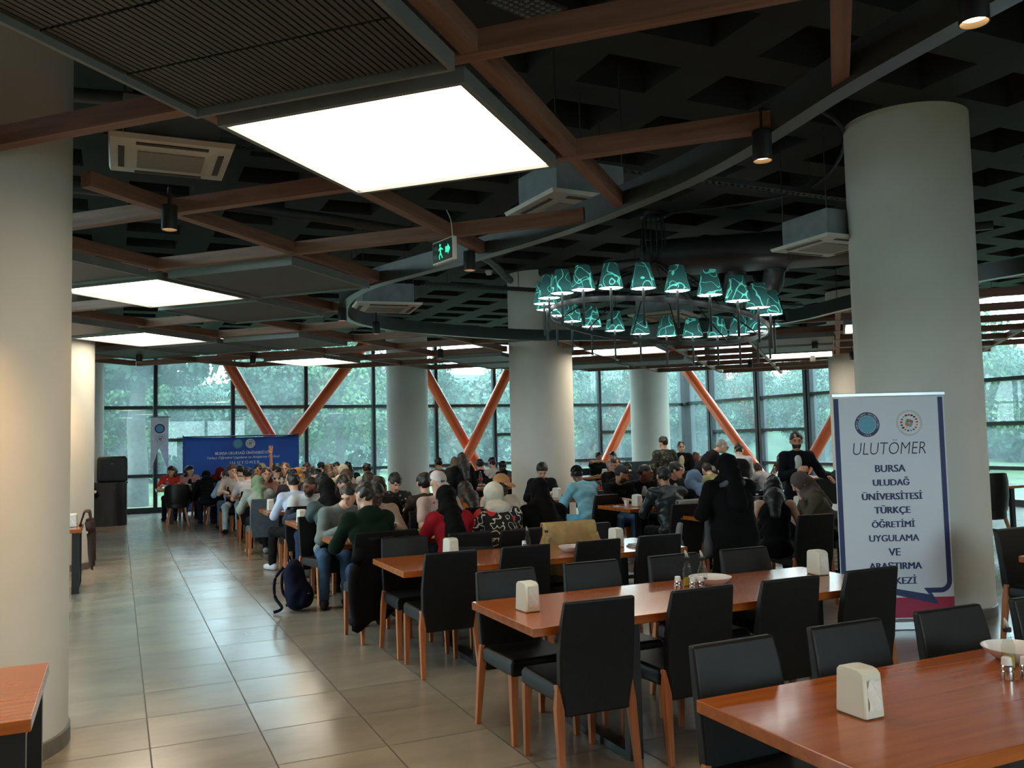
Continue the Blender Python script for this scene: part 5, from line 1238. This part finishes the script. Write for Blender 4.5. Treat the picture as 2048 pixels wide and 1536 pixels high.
PP[1] = person('person in a dark green hooded sweatshirt with back turned at the fourth table aisle end', 'person in the dark green hoodie', (2.03, 7.72, 1.317), 6, ((24, 46, 34), 'plain', 'sweater'), ('short', (34, 29, 24)), 'l', hood=True, h=0.0095, bottom=(46, 58, 84), hy=-18, shoe=(24, 24, 26), s=1.0, wide=1.08, arms=('table', 'table'), legyaw=-14)
PP[2] = person('person in a long black headscarf and red sleeves seen from behind at the fourth table', 'person in red sleeves and black headscarf', (2.771, 7.62, 1.261), 0, ((150, 28, 40), 'plain', 'sweater'), ('hijab', (13, 13, 14)), 'l', h=0.0095, cape=0.1, s=0.96)
PP[3] = person('person in a white headscarf and a black sweater patterned in red and white', 'person in the white headscarf and patterned sweater', (3.251, 7.62, 1.268), 0, ((20, 18, 24), 'motif', 'sweater'), ('hijab', (214, 212, 200)), 'l', h=0.0095, s=0.98, wide=1.05)
PP[51] = person('person under a long black veil, back turned, far end of the fourth table', 'person under the long black veil', (3.734, 7.62, 1.287), 0, ((17, 16, 18), 'plain', 'coat'), ('hijab', (15, 14, 16)), 'l', h=0.011, cape=0.11, wide=1.08, s=0.98)
PP[4] = person('person in a light grey jacket leaning over the fourth table aisle end, face in profile', 'person in the light grey jacket', (2.18, 9.0, 1.231), 195, ((112, 122, 120), 'plain', 'jacket'), ('short', (40, 28, 22)), 'l', face=True, h=0.0095, hy=55, hp=20, inner=(150, 120, 104), bottom=(62, 84, 110), legyaw=-20, s=1.0)
PP[5] = person('dark skinned person in a cream sweater looking down at the fourth table', 'person in the cream sweater', (2.524, 9.0, 1.227), 172, ((196, 170, 152), 'plain', 'sweater'), ('crop', (16, 14, 14)), 'd', face=True, h=0.0095, hp=18, hy=-15)
PP[6] = person('person in a white baseball cap and pale shirt facing the camera behind the black headscarf', 'person in the white baseball cap', (3.224, 9.02, 1.327), 182, ((206, 180, 172), 'plain', 'shirt'), ('cap', (60, 44, 34)), 'l', face=True, h=0.0095, hp=24, hy=-8, sleeve=0.45, capcol=(216, 200, 196), wide=1.08)
PP[7] = person('dark skinned person in a tan cap facing the camera beside the white headscarf', 'man in the tan cap', (3.993, 9.05, 1.274), 176, ((212, 190, 170), 'plain', 'shirt'), ('cap', (20, 16, 15)), 'd', face=True, h=0.0095, hp=6, hy=-28, capcol=(196, 140, 92))
PP[8] = person('person with a black headscarf and teal grey jacket, back turned, behind the light grey jacket', 'person in the teal grey jacket', (2.143, 9.78, 1.28), 0, ((72, 86, 88), 'plain', 'jacket'), ('hijab', (18, 18, 19)), 'l', h=0.011, cape=0.07)
PP[10] = person('dark haired person in black seen from behind, just above the cream sweater', 'dark haired person in black behind the cream sweater', (2.738, 9.78, 1.284), -8, ((24, 24, 26), 'plain', 'sweater'), ('short', (20, 17, 16)), 'm')
PP[11] = person('person with bowl cut hair and grey brown shirt, back turned, left of white cap', 'person in the grey brown shirt', (3.29, 9.78, 1.298), 0, ((62, 54, 50), 'plain', 'shirt'), ('fringe', (24, 19, 18)), 'l', h=0.011)
PP[12] = person('dark haired person with orange collar, back turned, between white cap and white headscarf', 'person with the orange collar', (3.8, 9.78, 1.183), 0, ((150, 92, 44), 'plain', 'jacket'), ('long', (34, 22, 18)), 'l', s=0.94)
PP[9] = person('dark skinned bearded man in a white and navy pullover, profile, behind the fifth table', 'man in the white and navy pullover', (2.224, 11.2, 1.249), 178, ((190, 196, 202), 'twotone', 'sweater'), ('crop', (18, 15, 14)), 'b', face=True, hy=62, hp=4, h=0.0105, bottom=(44, 58, 88), beard=(20, 17, 16))
PP[15] = person('person with brown hair and glinting hair clip between the pullover man and the green hood', 'person with the hair clip', (2.695, 11.2, 1.243), 184, ((40, 36, 38), 'plain', 'sweater'), ('long', (38, 28, 24)), 'l', face=True, hp=18)
PP[13] = person('young person with black fringe and dark floral top looking down beside the pale column', 'person in the dark floral top', (3.396, 11.2, 1.235), 176, ((34, 26, 28), 'floral', 'shirt'), ('fringe', (18, 16, 16)), 'l', face=True, hp=24, hy=-14, h=0.011)
PP[17] = person('person in a white blue shirt, back turned, at the sixth table aisle end', 'person in the white blue shirt', (2.159, 11.92, 1.276), 0, ((192, 202, 226), 'plain', 'shirt'), ('short', (30, 24, 22)), 'l', h=0.0105, bottom=(32, 30, 32), shoe=(190, 192, 198), legyaw=20)
PP[16] = person('black haired person in dark clothes seen from behind above the teal grey jacket', 'black haired person in dark clothes at the sixth table', (2.544, 11.92, 1.261), 4, ((30, 30, 34), 'plain', 'jacket'), ('curly', (18, 15, 15)), 'm')
PP[14] = person('person with olive brown hair and tan coat, back turned, near the pale column', 'person in the tan coat', (3.194, 11.92, 1.257), 0, ((110, 92, 66), 'plain', 'coat'), ('long', (54, 42, 30)), 'l')
PP[18] = person('person in a brown headscarf facing the camera at the sixth table', 'person in the brown headscarf', (3.237, 13.35, 1.257), 180, ((150, 112, 80), 'plain', 'sweater'), ('hijab', (104, 76, 58)), 'l', face=True, cape=0.05)
PP[35] = person('person with dark hair and grey top beyond the pullover man', 'dark haired person in the grey top', (2.788, 13.35, 1.288), 176, ((72, 70, 72), 'plain', 'sweater'), ('short', (28, 22, 20)), 'l', face=True, hp=12)
PP[21] = person('person in a sage green headscarf and pale grey sweater, back turned on grey chair', 'person in the sage green headscarf', (1.983, 14.0, 1.194), 0, ((150, 156, 150), 'plain', 'sweater'), ('hijab', (124, 146, 118)), 'l', cape=0.05, ckind='grey', bottom=(30, 38, 38), shoe=(170, 172, 176))
PP[31] = person('dark haired person with a black headband above the white blue shirt', 'person with the black headband', (2.522, 14.05, 1.282), 0, ((60, 52, 58), 'plain', 'sweater'), ('short', (22, 18, 18)), 'l')
PP[34] = person('person with long dark brown hair seen from behind at the seventh table', 'person with long dark brown hair at the seventh table', (2.831, 14.05, 1.311), 0, ((56, 44, 40), 'plain', 'sweater'), ('long', (50, 36, 26)), 'l')
PP[29] = person('person with long reddish hair and rosy top facing the camera beside the plaid shirt', 'person facing the camera with the necklace', (2.356, 15.5, 1.281), 182, ((150, 110, 100), 'plain', 'top'), ('long', (56, 28, 26)), 'l', face=True)
PP[32] = person('person in an ochre cap and beige top at the seventh table', 'person in the ochre cap', (2.887, 15.5, 1.245), 178, ((168, 140, 104), 'plain', 'shirt'), ('cap', (60, 44, 34)), 'l', face=True, capcol=(186, 128, 74), hp=10)
PP[39] = person('person in a cream headscarf facing the camera far back beside the pale column', 'person in the cream headscarf', (3.705, 15.5, 1.278), 178, ((190, 176, 154), 'plain', 'sweater'), ('hijab', (206, 196, 170)), 'l', face=True)
PP[22] = person('person with round black hair and a white printed T-shirt seen from behind', 'person in the white printed T-shirt', (2.129, 16.2, 1.265), 0, ((200, 202, 214), 'plain', 'shirt'), ('short', (20, 19, 22)), 'l', sleeve=0.4)
PP[20] = person('person in a black and white plaid shirt seen from behind below the blue banner', 'person in the plaid shirt', (2.631, 16.2, 1.32), -12, ((18, 18, 20), 'plaid', 'shirt'), ('short', (30, 26, 26)), 'l', hy=-30, wide=1.1)
PP[37] = person('person with long wavy brown hair seen from behind far back at the eighth table', 'person with wavy brown hair', (3.589, 16.2, 1.288), 0, ((70, 54, 44), 'plain', 'sweater'), ('long', (92, 66, 46)), 'l')
PP[41] = person('person with short black hair and white T-shirt, back turned, left of pale column', 'person in the white T-shirt left of the pale column', (4.314, 16.2, 1.273), 0, ((206, 208, 210), 'plain', 'shirt'), ('short', (18, 17, 18)), 'l', sleeve=0.4)
PP[23] = person('curly haired boy in a white open shirt with a hand at his mouth', 'boy in the white open shirt', (2.027, 17.55, 1.298), 168, ((196, 184, 176), 'plain', 'shirt'), ('curly', (74, 58, 44)), 'l', face=True, hy=-28, arms=('face', 'table'), sleeve=0.5, bottom=(170, 190, 200))
PP[27] = person('person raising a bare arm in front of the blue banner', 'person raising an arm', (2.496, 17.55, 1.282), 184, ((56, 60, 50), 'plain', 'shirt'), ('short', (26, 22, 20)), 'm', face=True, hy=34, arms=('raised', 'table'), sleeve=0.3)
PP[30] = person('person with light brown hair in front of the right end of the blue banner', 'person with light brown hair', (3.025, 17.55, 1.303), 178, ((80, 62, 52), 'plain', 'sweater'), ('long', (112, 80, 60)), 'l', face=True, hy=20)
PP[33] = person('man with face turned left and a beige shirt right of the blue banner', 'man in the beige shirt', (3.437, 17.55, 1.29), 176, ((190, 164, 130), 'plain', 'shirt'), ('short', (52, 36, 28)), 'l', face=True, hy=58, beard=(60, 42, 32))
PP[38] = person('person with straight very dark long hair by the window at the eighth table', 'person with very dark straight hair', (4.052, 17.55, 1.28), 180, ((46, 46, 48), 'plain', 'sweater'), ('long', (28, 24, 24)), 'l', face=True)
PP[24] = person('person with dark hair and khaki jacket directly behind the curly haired boy', 'person in the khaki jacket', (2.256, 18.35, 1.275), 0, ((122, 104, 76), 'plain', 'jacket'), ('short', (34, 28, 22)), 'l')
PP[25] = person('person in a dark red headscarf leaning forward below the blue banner', 'person in the dark red headscarf', (2.058, 19.9, 1.199), -150, ((52, 18, 24), 'plain', 'coat'), ('hijab', (92, 24, 32)), 'l', cape=0.06)
PP[26] = person('person in a loose pale blue shirt next to the curly haired boy', 'person in the pale blue shirt', (1.999, 18.4, 1.182), 10, ((142, 172, 206), 'plain', 'shirt'), ('short', (40, 30, 26)), 'l', s=0.96, bottom=(80, 90, 120))
PP[36] = person('person with black hair and white collar far back by the window', 'black haired person with the white collar', (3.908, 18.35, 1.282), 0, ((198, 200, 204), 'plain', 'shirt'), ('short', (20, 18, 18)), 'l')
PP[40] = person('dark haired person in green dark top at the last table left of the pale column', 'dark haired person in the dark green top', (4.473, 18.35, 1.264), 0, ((38, 54, 44), 'plain', 'sweater'), ('long', (26, 20, 20)), 'l')
PP[28] = person('person in a pale blond headscarf at the last table in front of the blue banner', 'person in the pale blond headscarf', (2.927, 19.9, 1.257), 180, ((130, 110, 80), 'plain', 'sweater'), ('hijab', (214, 196, 150)), 'l', face=True)
PP[42] = person('woman with dark red hair and an orange red shirt sitting at the window table', 'woman in the orange red shirt', (1.095, 21.35, 1.225), 170, ((206, 62, 44), 'plain', 'shirt'), ('long', (58, 28, 26)), 'l', face=True, hy=30, hp=14, sleeve=0.4, ckind='black')
PP[43] = person('woman with long black hair and a pink cardigan sitting in front of the blue banner', 'woman in the pink cardigan', (1.547, 21.35, 1.221), 190, ((190, 140, 134), 'plain', 'sweater'), ('long', (18, 16, 18)), 'l', face=True, hy=-24, hp=10, inner=(30, 28, 30))
PP[44] = person('person in a black headscarf sitting in the right hand shell chair at the window table', 'person in the shell chair', (1.752, 19.95, 1.133), 0, ((20, 20, 22), 'plain', 'coat'), ('hijab', (16, 16, 18)), 'l', cape=0.06, chair_=False)
PP[78] = person('person in black with beige shoes mostly hidden by the second left column', 'person hidden by the second left column', (-.62, 19.75, 1.27), 205, ((20, 20, 22), 'plain', 'sweater'), ('short', (30, 24, 22)), 'l', bottom=(34, 34, 38), shoe=(206, 196, 160), legyaw=-40, face=True, chair_=True)
PP[79] = person('person in black between the left columns, mostly hidden by the near column', 'person between the left columns', (-.98, 12.35, 1.24), 180, ((18, 18, 20), 'plain', 'sweater'), ('long', (24, 20, 20)), 'l', bottom=(40, 40, 46), face=True)
PP[45] = person('person in a maroon shirt seen from behind right of the pale column by the window', 'person in the maroon shirt', (6.11, 17.2, 1.311), 0, ((118, 44, 50), 'plain', 'shirt'), ('short', (22, 18, 18)), 'm')
PP[46] = person('woman with very long dark hair standing, back to the camera, below a strut crossing', 'woman with very long dark hair', (5.249, 13.6, 1.461), 4, ((30, 28, 28), 'plain', 'jacket'), ('long', (44, 32, 28)), 'l', seat=False, s=0.84, arms=('down', 'down'), bottom=(30, 30, 34))
PP[47] = person('woman with lighter brown hair just left of the very long dark hair', 'woman with lighter brown hair', (5.725, 15.2, 1.364), 0, ((62, 58, 54), 'plain', 'jacket'), ('long', (98, 78, 60)), 'l', seat=False, s=0.79, arms=('down', 'down'))
PP[48] = person('person in black with tied up hair behind bottles left of the middle column', 'person with tied up hair in a black top', (6.966, 17.0, 1.256), -10, ((16, 16, 18), 'plain', 'top'), ('bun', (18, 16, 18)), 'l')
PP[49] = person('person in a white T-shirt with dark hair seen from behind left of the middle column', 'person in the white T-shirt by the middle column', (7.2, 16.9, 1.292), 8, ((208, 200, 196), 'plain', 'shirt'), ('short', (40, 28, 24)), 'l', sleeve=0.4, wide=1.08)
PP[50] = person('dark skinned person in a navy top, back turned, at the middle column edge', 'person in the navy top', (7.374, 16.75, 1.215), 0, ((22, 26, 44), 'plain', 'shirt'), ('crop', (14, 13, 13)), 'd')
PP[52] = person('man with curly black hair and dark coat looking down before the middle column', 'man with curly black hair', (6.321, 12.72, 1.241), 160, ((26, 30, 30), 'plain', 'coat'), ('curly', (17, 15, 16)), 'l', face=True, hp=28, h=0.0105, inner=(120, 120, 118))
PP[53] = person('man in a sky blue jacket and backwards black cap leaning over the table', 'man in the sky blue jacket', (6.039, 11.05, 1.267), 8, ((128, 178, 192), 'plain', 'jacket'), ('cap', (16, 16, 16)), 'b', h=0.0105, capcol=(17, 19, 18), bottom=(104, 170, 200), hy=35, wide=1.12, arms=('table', 'table'))
PP[54] = person('boy in dark green drinking from a bottle with raised arm before the window', 'boy drinking', (10.836, 18.65, 1.286), 180, ((26, 34, 30), 'plain', 'top'), ('short', (28, 20, 18)), 'm', face=True, arms=('table', 'elbowout'), sleeve=0.35)
PP[55] = person('man in a pale pink shirt with face in profile beside the drinking boy', 'man in the pale pink shirt', (11.239, 18.7, 1.287), 176, ((196, 166, 170), 'plain', 'shirt'), ('short', (30, 24, 22)), 'l', face=True, hy=70)
PP[56] = person('man in a black coat with face turned down left behind the grey cap', 'man in the black coat behind the grey cap', (7.89, 13.0, 1.303), 182, ((18, 17, 19), 'plain', 'coat'), ('short', (24, 19, 18)), 'm', face=True, hp=18, hy=16)
PP[58] = person('black haired person far back just right of the black coat', 'black haired person right of the black coat', (9.024, 14.5, 1.165), 0, ((30, 34, 44), 'plain', 'jacket'), ('short', (17, 16, 17)), 'l', chair_=False)
PP[57] = person('bearded man in a grey cap and black hooded jacket, profile, right hand tables', 'bearded man in the grey cap', (6.53, 10.55, 1.245), 182, ((22, 23, 25), 'plain', 'jacket'), ('cap', (26, 22, 20)), 'm', face=True, hy=-58, hp=10, beard=(22, 18, 17), hood=True, h=0.0095, capcol=(54, 56, 58), bottom=(86, 116, 152), wide=1.08)
PP[59] = person('dark skinned man in black over white, between grey cap and leather jacket', 'man in black over a white shirt', (6.94, 10.6, 1.259), 180, ((18, 18, 20), 'plain', 'jacket'), ('crop', (15, 13, 13)), 'b', face=True, hy=-48, inner=(170, 168, 166), h=0.0095)
PP[60] = person('person in a black leather jacket with short dark hair, seen from behind', 'person in the black leather jacket', (6.091, 8.95, 1.293), -8, ((26, 31, 34), 'leather', 'jacket'), ('short', (24, 22, 22)), 'm', h=0.0095, wide=1.16, bottom=(20, 22, 28), arms=('table', 'table'))
PP[61] = person('young man with parted black hair and dark grey blazer looking right', 'young man in the dark grey blazer', (7.47, 10.6, 1.277), 184, ((48, 50, 54), 'plain', 'blazer'), ('fringe', (20, 17, 17)), 'l', face=True, hy=-34, inner=(180, 168, 160), h=0.0095)
PP[62] = person('person in a dusty blue headscarf turned to the right, left of the black robed woman', 'person in the dusty blue headscarf', (6.618, 9.0, 1.224), -12, ((30, 32, 44), 'plain', 'coat'), ('hijab', (124, 146, 178)), 'l', face=True, hy=58, cape=0.06, h=0.0105, hp=8)
PP[63] = person('person with dark brown hair and light collar just left of the black robed woman', 'person with dark brown hair and light collar', (9.26, 12.3, 1.183), 0, ((150, 150, 110), 'plain', 'shirt'), ('short', (46, 34, 28)), 'l')
PP[77] = person('person with black hair far back above the man in black over white', 'black haired person far back', (9.571, 14.4, 1.187), 0, ((22, 22, 24), 'plain', 'coat'), ('short', (18, 17, 18)), 'm', chair_=False)
PP[72] = person('person with reddish brown hair seen from behind beside the smiling woman', 'person with reddish brown hair', (10.74, 14.6, 1.31), 0, ((60, 44, 40), 'plain', 'coat'), ('long', (92, 54, 42)), 'l', s=0.95)
PP[73] = person('person with blond hair seen from behind left of the bending grey haired man', 'person with blond hair', (10.699, 14.3, 1.243), 0, ((140, 112, 80), 'plain', 'coat'), ('long', (176, 140, 92)), 'l', s=0.93)
PP[74] = person('child with curly brown hair at the waiter table', 'child with curly brown hair', (11.202, 13.3, 1.083), 0, ((150, 150, 158), 'plain', 'shirt'), ('curly', (52, 38, 32)), 'l', s=0.84)
PP[75] = person('woman with brown hair and brown cardigan sitting by the window left of the standing man', 'woman in the brown cardigan', (13.133, 14.75, 1.231), 120, ((104, 72, 54), 'plain', 'sweater'), ('long', (54, 38, 30)), 'l', face=True, hy=-30)
PP[64] = person('woman in a black robe, headscarf and grey shawl standing bent over the table', 'woman in the black robe', (4.96, 6.3, 1.49), -12, ((13, 13, 15), 'plain', 'coat'), ('hijab', (15, 15, 18)), 'l', seat=False, s=0.875, robe=(14, 14, 16), h=0.0105, cape=0.1, wide=1.22, hsc=1.14, arms=('mid', 'chin'), hp=10)
PP[65] = person('woman with long black hair and bare shoulders in a black sleeveless top', 'woman with bare shoulders', (6.213, 7.12, 1.228), -40, ((14, 14, 16), 'plain', 'top'), ('long', (15, 14, 15)), 'l', h=0.0095, sleeve=-1, arms=('down', 'table'), bottom=(16, 16, 18), chair_=False, s=0.97)
PP[66] = person('woman in a taupe headscarf and olive sweater bending forward with face in profile', 'woman in the taupe headscarf', (7.078, 7.75, 1.198), 62, ((86, 80, 66), 'plain', 'sweater'), ('hijab', (100, 88, 86)), 'l', face=True, hp=22, hy=-8, h=0.0095, wide=1.1, cape=0.05, arms=('chin', 'table'))
PP[67] = person('standing bearded man in a navy jacket over white T-shirt, holding a camera', 'man holding a camera', (8.341, 9.07, 1.677), 150, ((20, 23, 34), 'plain', 'jacket'), ('short', (22, 18, 17)), 'm', seat=False, face=True, beard=(34, 27, 24), inner=(186, 188, 192), h=0.0095, s=0.965, arms=('side', 'hold'), hp=8, hy=4)
PP[68] = person('standing man in a dark camouflage jacket, back turned, before the far column', 'man in the camouflage jacket', (9.153, 13.4, 1.655), 0, ((34, 36, 34), 'camo', 'jacket'), ('short', (40, 32, 26)), 'l', seat=False, s=0.955, wide=1.1, arms=('down', 'mid'))
PP[69] = person('smiling woman with glasses, brown hair, black cardigan and floral blouse standing', 'smiling woman with glasses', (10.333, 14.5, 1.533), 150, ((24, 22, 24), 'plain', 'coat'), ('short', (66, 40, 32)), 'l', seat=False, face=True, glasses=True, inner=(196, 186, 160), s=0.89, hy=-6, arms=('down', 'down'))
PP[70] = person('grey haired man in a dark pullover bending forward to the right', 'grey haired man', (9.675, 12.3, 1.571), -112, ((40, 36, 42), 'plain', 'sweater'), ('crop', (150, 146, 140)), 'l', seat=False, face=True, s=1.03, hp=6, glasses=True, arms=('reach', 'reach'))
PP[71] = person('waiter in a black vest and white shirt sleeves leaning over the table', 'waiter in the black vest', (9.663, 11.9, 1.5), -35, ((196, 198, 204), 'plain', 'shirt'), ('short', (38, 30, 28)), 'l', seat=False, s=0.92, vest=(18, 18, 22), arms=('reach', 'reach'), bottom=(22, 22, 26))
# ------------------------------------------------------------------ marks and things carried
root, g = PP[6]
vs, fs = text_fit('NY', .052, .042, bold=.05)
q0 = g['hf']; hc = g['hc']
def on_cap(p): 
    v = np.array([p[0]*-1, .0, p[1]+.052]); yy = .0985-1.9*(v[2]-.05)**2*1.6-5*v[0]**2
    return tuple(hc+q0@(np.array([v[0], yy-.002+.004, v[2]])*g['hs']))
MB().add([on_cap(p) for p in vs], fs).build('cap_letters', mat('black lettering'), root)
root, g = PP[67]
hp_ = g['J'][-1][2]
t = thing('camera_body', 'black photo camera held out in the hand of the standing man in the navy jacket', 'camera', (0, 0, 0))
mw = Matrix.Translation(root.location) @ Matrix.Rotation(root.rotation_euler.z, 4, 'Z')
wp = mw @ Vector(tuple(hp_)); t.location = wp+Vector((.07, -.03, .02)); t.rotation_euler = (.2, .2, .6)
MB().box((0, 0, 0), (.13, .07, .09)).box((0, .0, .055), (.05, .06, .03)).build('body', DARK, t, bevel=.008)
MB().tube([(0, .03, 0), (0, .12, 0)], [.038, .042], 20).build('lens', DARK, t, smooth='auto')
root, g = PP[54]
hp_ = g['J'][1][2]; mw = Matrix.Translation(root.location) @ Matrix.Rotation(root.rotation_euler.z, 4, 'Z')
# jackets hung over chair backs
def drape(name, label, x, y, rz, m, zb_back, zb_front, hw=.25, chz=.895, cat='jacket', flare=.04):
    t = thing(name, label, cat, (x, y, 0), rz); nu, ns = 18, 26; vs = []
    path = [(-.160, zb_front), (-.168, .64), (-.195, .76), (-.225, .86), (-.240, chz+.02), (-.272, chz+.030), (-.305, chz+.018), (-.318, .84), (-.318, .7), (-.322, .5), (-.335, zb_back)]
    pth = spline([(p[0], p[1], 0) for p in path], 3)
    for j, p in enumerate(pth):
        f = j/(len(pth)-1)
        for i in range(nu+1):
            u = -1+2*i/nu; back = max(0, (f-.5)*2); fold = .014*math.sin(u*7+f*5)*(back+.2)+.006*math.sin(u*19+f*9)
            vs.append((u*(hw+flare*back*(1+.3*math.sin(u*4))), p.x-abs(fold)*1.0-.004, p.y+(.05*math.sin(u*3.1+1)+.03*math.sin(u*9))*back**2))
    fs = [(j*(nu+1)+i, j*(nu+1)+i+1, (j+1)*(nu+1)+i+1, (j+1)*(nu+1)+i) for j in range(len(pth)-1) for i in range(nu)]
    o = MB().add(vs, fs).build('cloth', m, t, smooth=True); so = o.modifiers.new('thickness', 'SOLIDIFY'); so.thickness = .012; so.offset = 1
    for s_ in (-1, 1):
        sl = MB().tube(spline([(s_*(hw-.02), -.31, .80), (s_*(hw+.04), -.335, .62), (s_*(hw+.06), -.34, .42), (s_*(hw+.03), -.35, max(.06, zb_back-.02))], 5), [.05-.0012*i for i in range(16)], 10); sl.build('sleeve', m, t, smooth=True)
    return t
def chair_of(k): 
    r = PP[k][0]; return r.location.x, r.location.y, r.rotation_euler.z
x, y, rz = chair_of(1); drape('jacket', 'black jacket hanging over the chair of the green hooded person, sleeve down to the floor', x+.01, y-.03, rz, cloth((20, 20, 22)), .20, .60, .27, flare=.06)
x, y, rz = chair_of(51); drape('jacket', 'beige jacket draped over the chair back of the black veiled person', x, y-.075, rz, cloth((190, 162, 112)), .42, .66, .26)
drape('coat', 'pale grey coat draped over the chair back beside the leather jacket', 6.18, 8.75, R(4), cloth((160, 154, 148)), .35, .62, .25, cat='coat')
x, y, rz = chair_of(79); drape('jacket', 'brown jacket hanging on a chair between the two left columns', -.62, 11.95, PI*.5, cloth((70, 54, 48)), .30, .62, .22)
x, y, rz = chair_of(12); drape('jacket', 'dark jacket with fur trim over the chair of the person with the orange collar', x, y-.03, rz, cloth((38, 34, 34)), .45, .66, .25)
# shawl of the black robed woman
root, g = PP[64]
sw = SDF(.02); sw.amp = .004; nb, bk = g['nb'], g['bk']
sw.chain([nb+V3(-.17, .06, -.30), nb+V3(-.16, 0, -.06), nb+bk*.11+V3(-.06, 0, -.02), nb+bk*.10+V3(.08, 0, -.02), nb+V3(.14, .06, -.05)], [.03, .028, .026, .026, .028])
sw.chain([nb+V3(-.17, .06, -.30), nb+V3(-.19, .05, -.62)], [.035, .05]); sdf_obj('shawl', sw, .011, cloth((84, 86, 92)), root)
so2 = SDF(.02).chain([nb+V3(.16, .06, -.06), nb+V3(.23, .10, -.22)], [.035, .03]); sdf_obj('orange_scarf', so2, .011, cloth((206, 110, 44)), root)
# backpacks
def backpack(label, x, y, rz, m, s=1, tilt=.2):
    t = thing('backpack', label, 'backpack', (x, y, 0), rz); t.scale = (s, s, s)
    sd = SDF(.05).ell((0, 0, .17), (.155, .10, .17)).ell((0, .02+.06*tilt, .32), (.125, .085, .14)).ell((0, -.09, .13), (.115, .05, .10)); sd.amp = .004
    sd.post = lambda Dd, P: np.maximum(Dd, .004-P[..., 2]); sdf_obj('bag', sd, .011, m, t)
    for sx in (-1, 1): MB().tube(spline([(sx*.07, .10, .40), (sx*.09, .17, .30), (sx*.10, .17, .15), (sx*.12, .10, .05), (sx*.16, .16, .02)], 6), .014, 8).build('strap', m, t, smooth=True)
    MB().tube(spline([(-.03, .07, .45), (0, .07, .49), (.03, .07, .45)], 6), .008, 6).build('handle', m, t, smooth=True)
    MB().tube([(-.09, -.132, .17), (.09, -.132, .17)], .004, 6).build('zipper', LIPG, t)
backpack('navy blue backpack slumped on the floor beside the aisle chairs of the fourth table', 1.66, 8.98, R(60), cloth((22, 28, 54)), 1.12)
backpack('dark grey rucksack on the floor under the fourth table behind the hanging jacket', 2.48, 8.15, R(10), cloth((36, 36, 36)), 1.0)
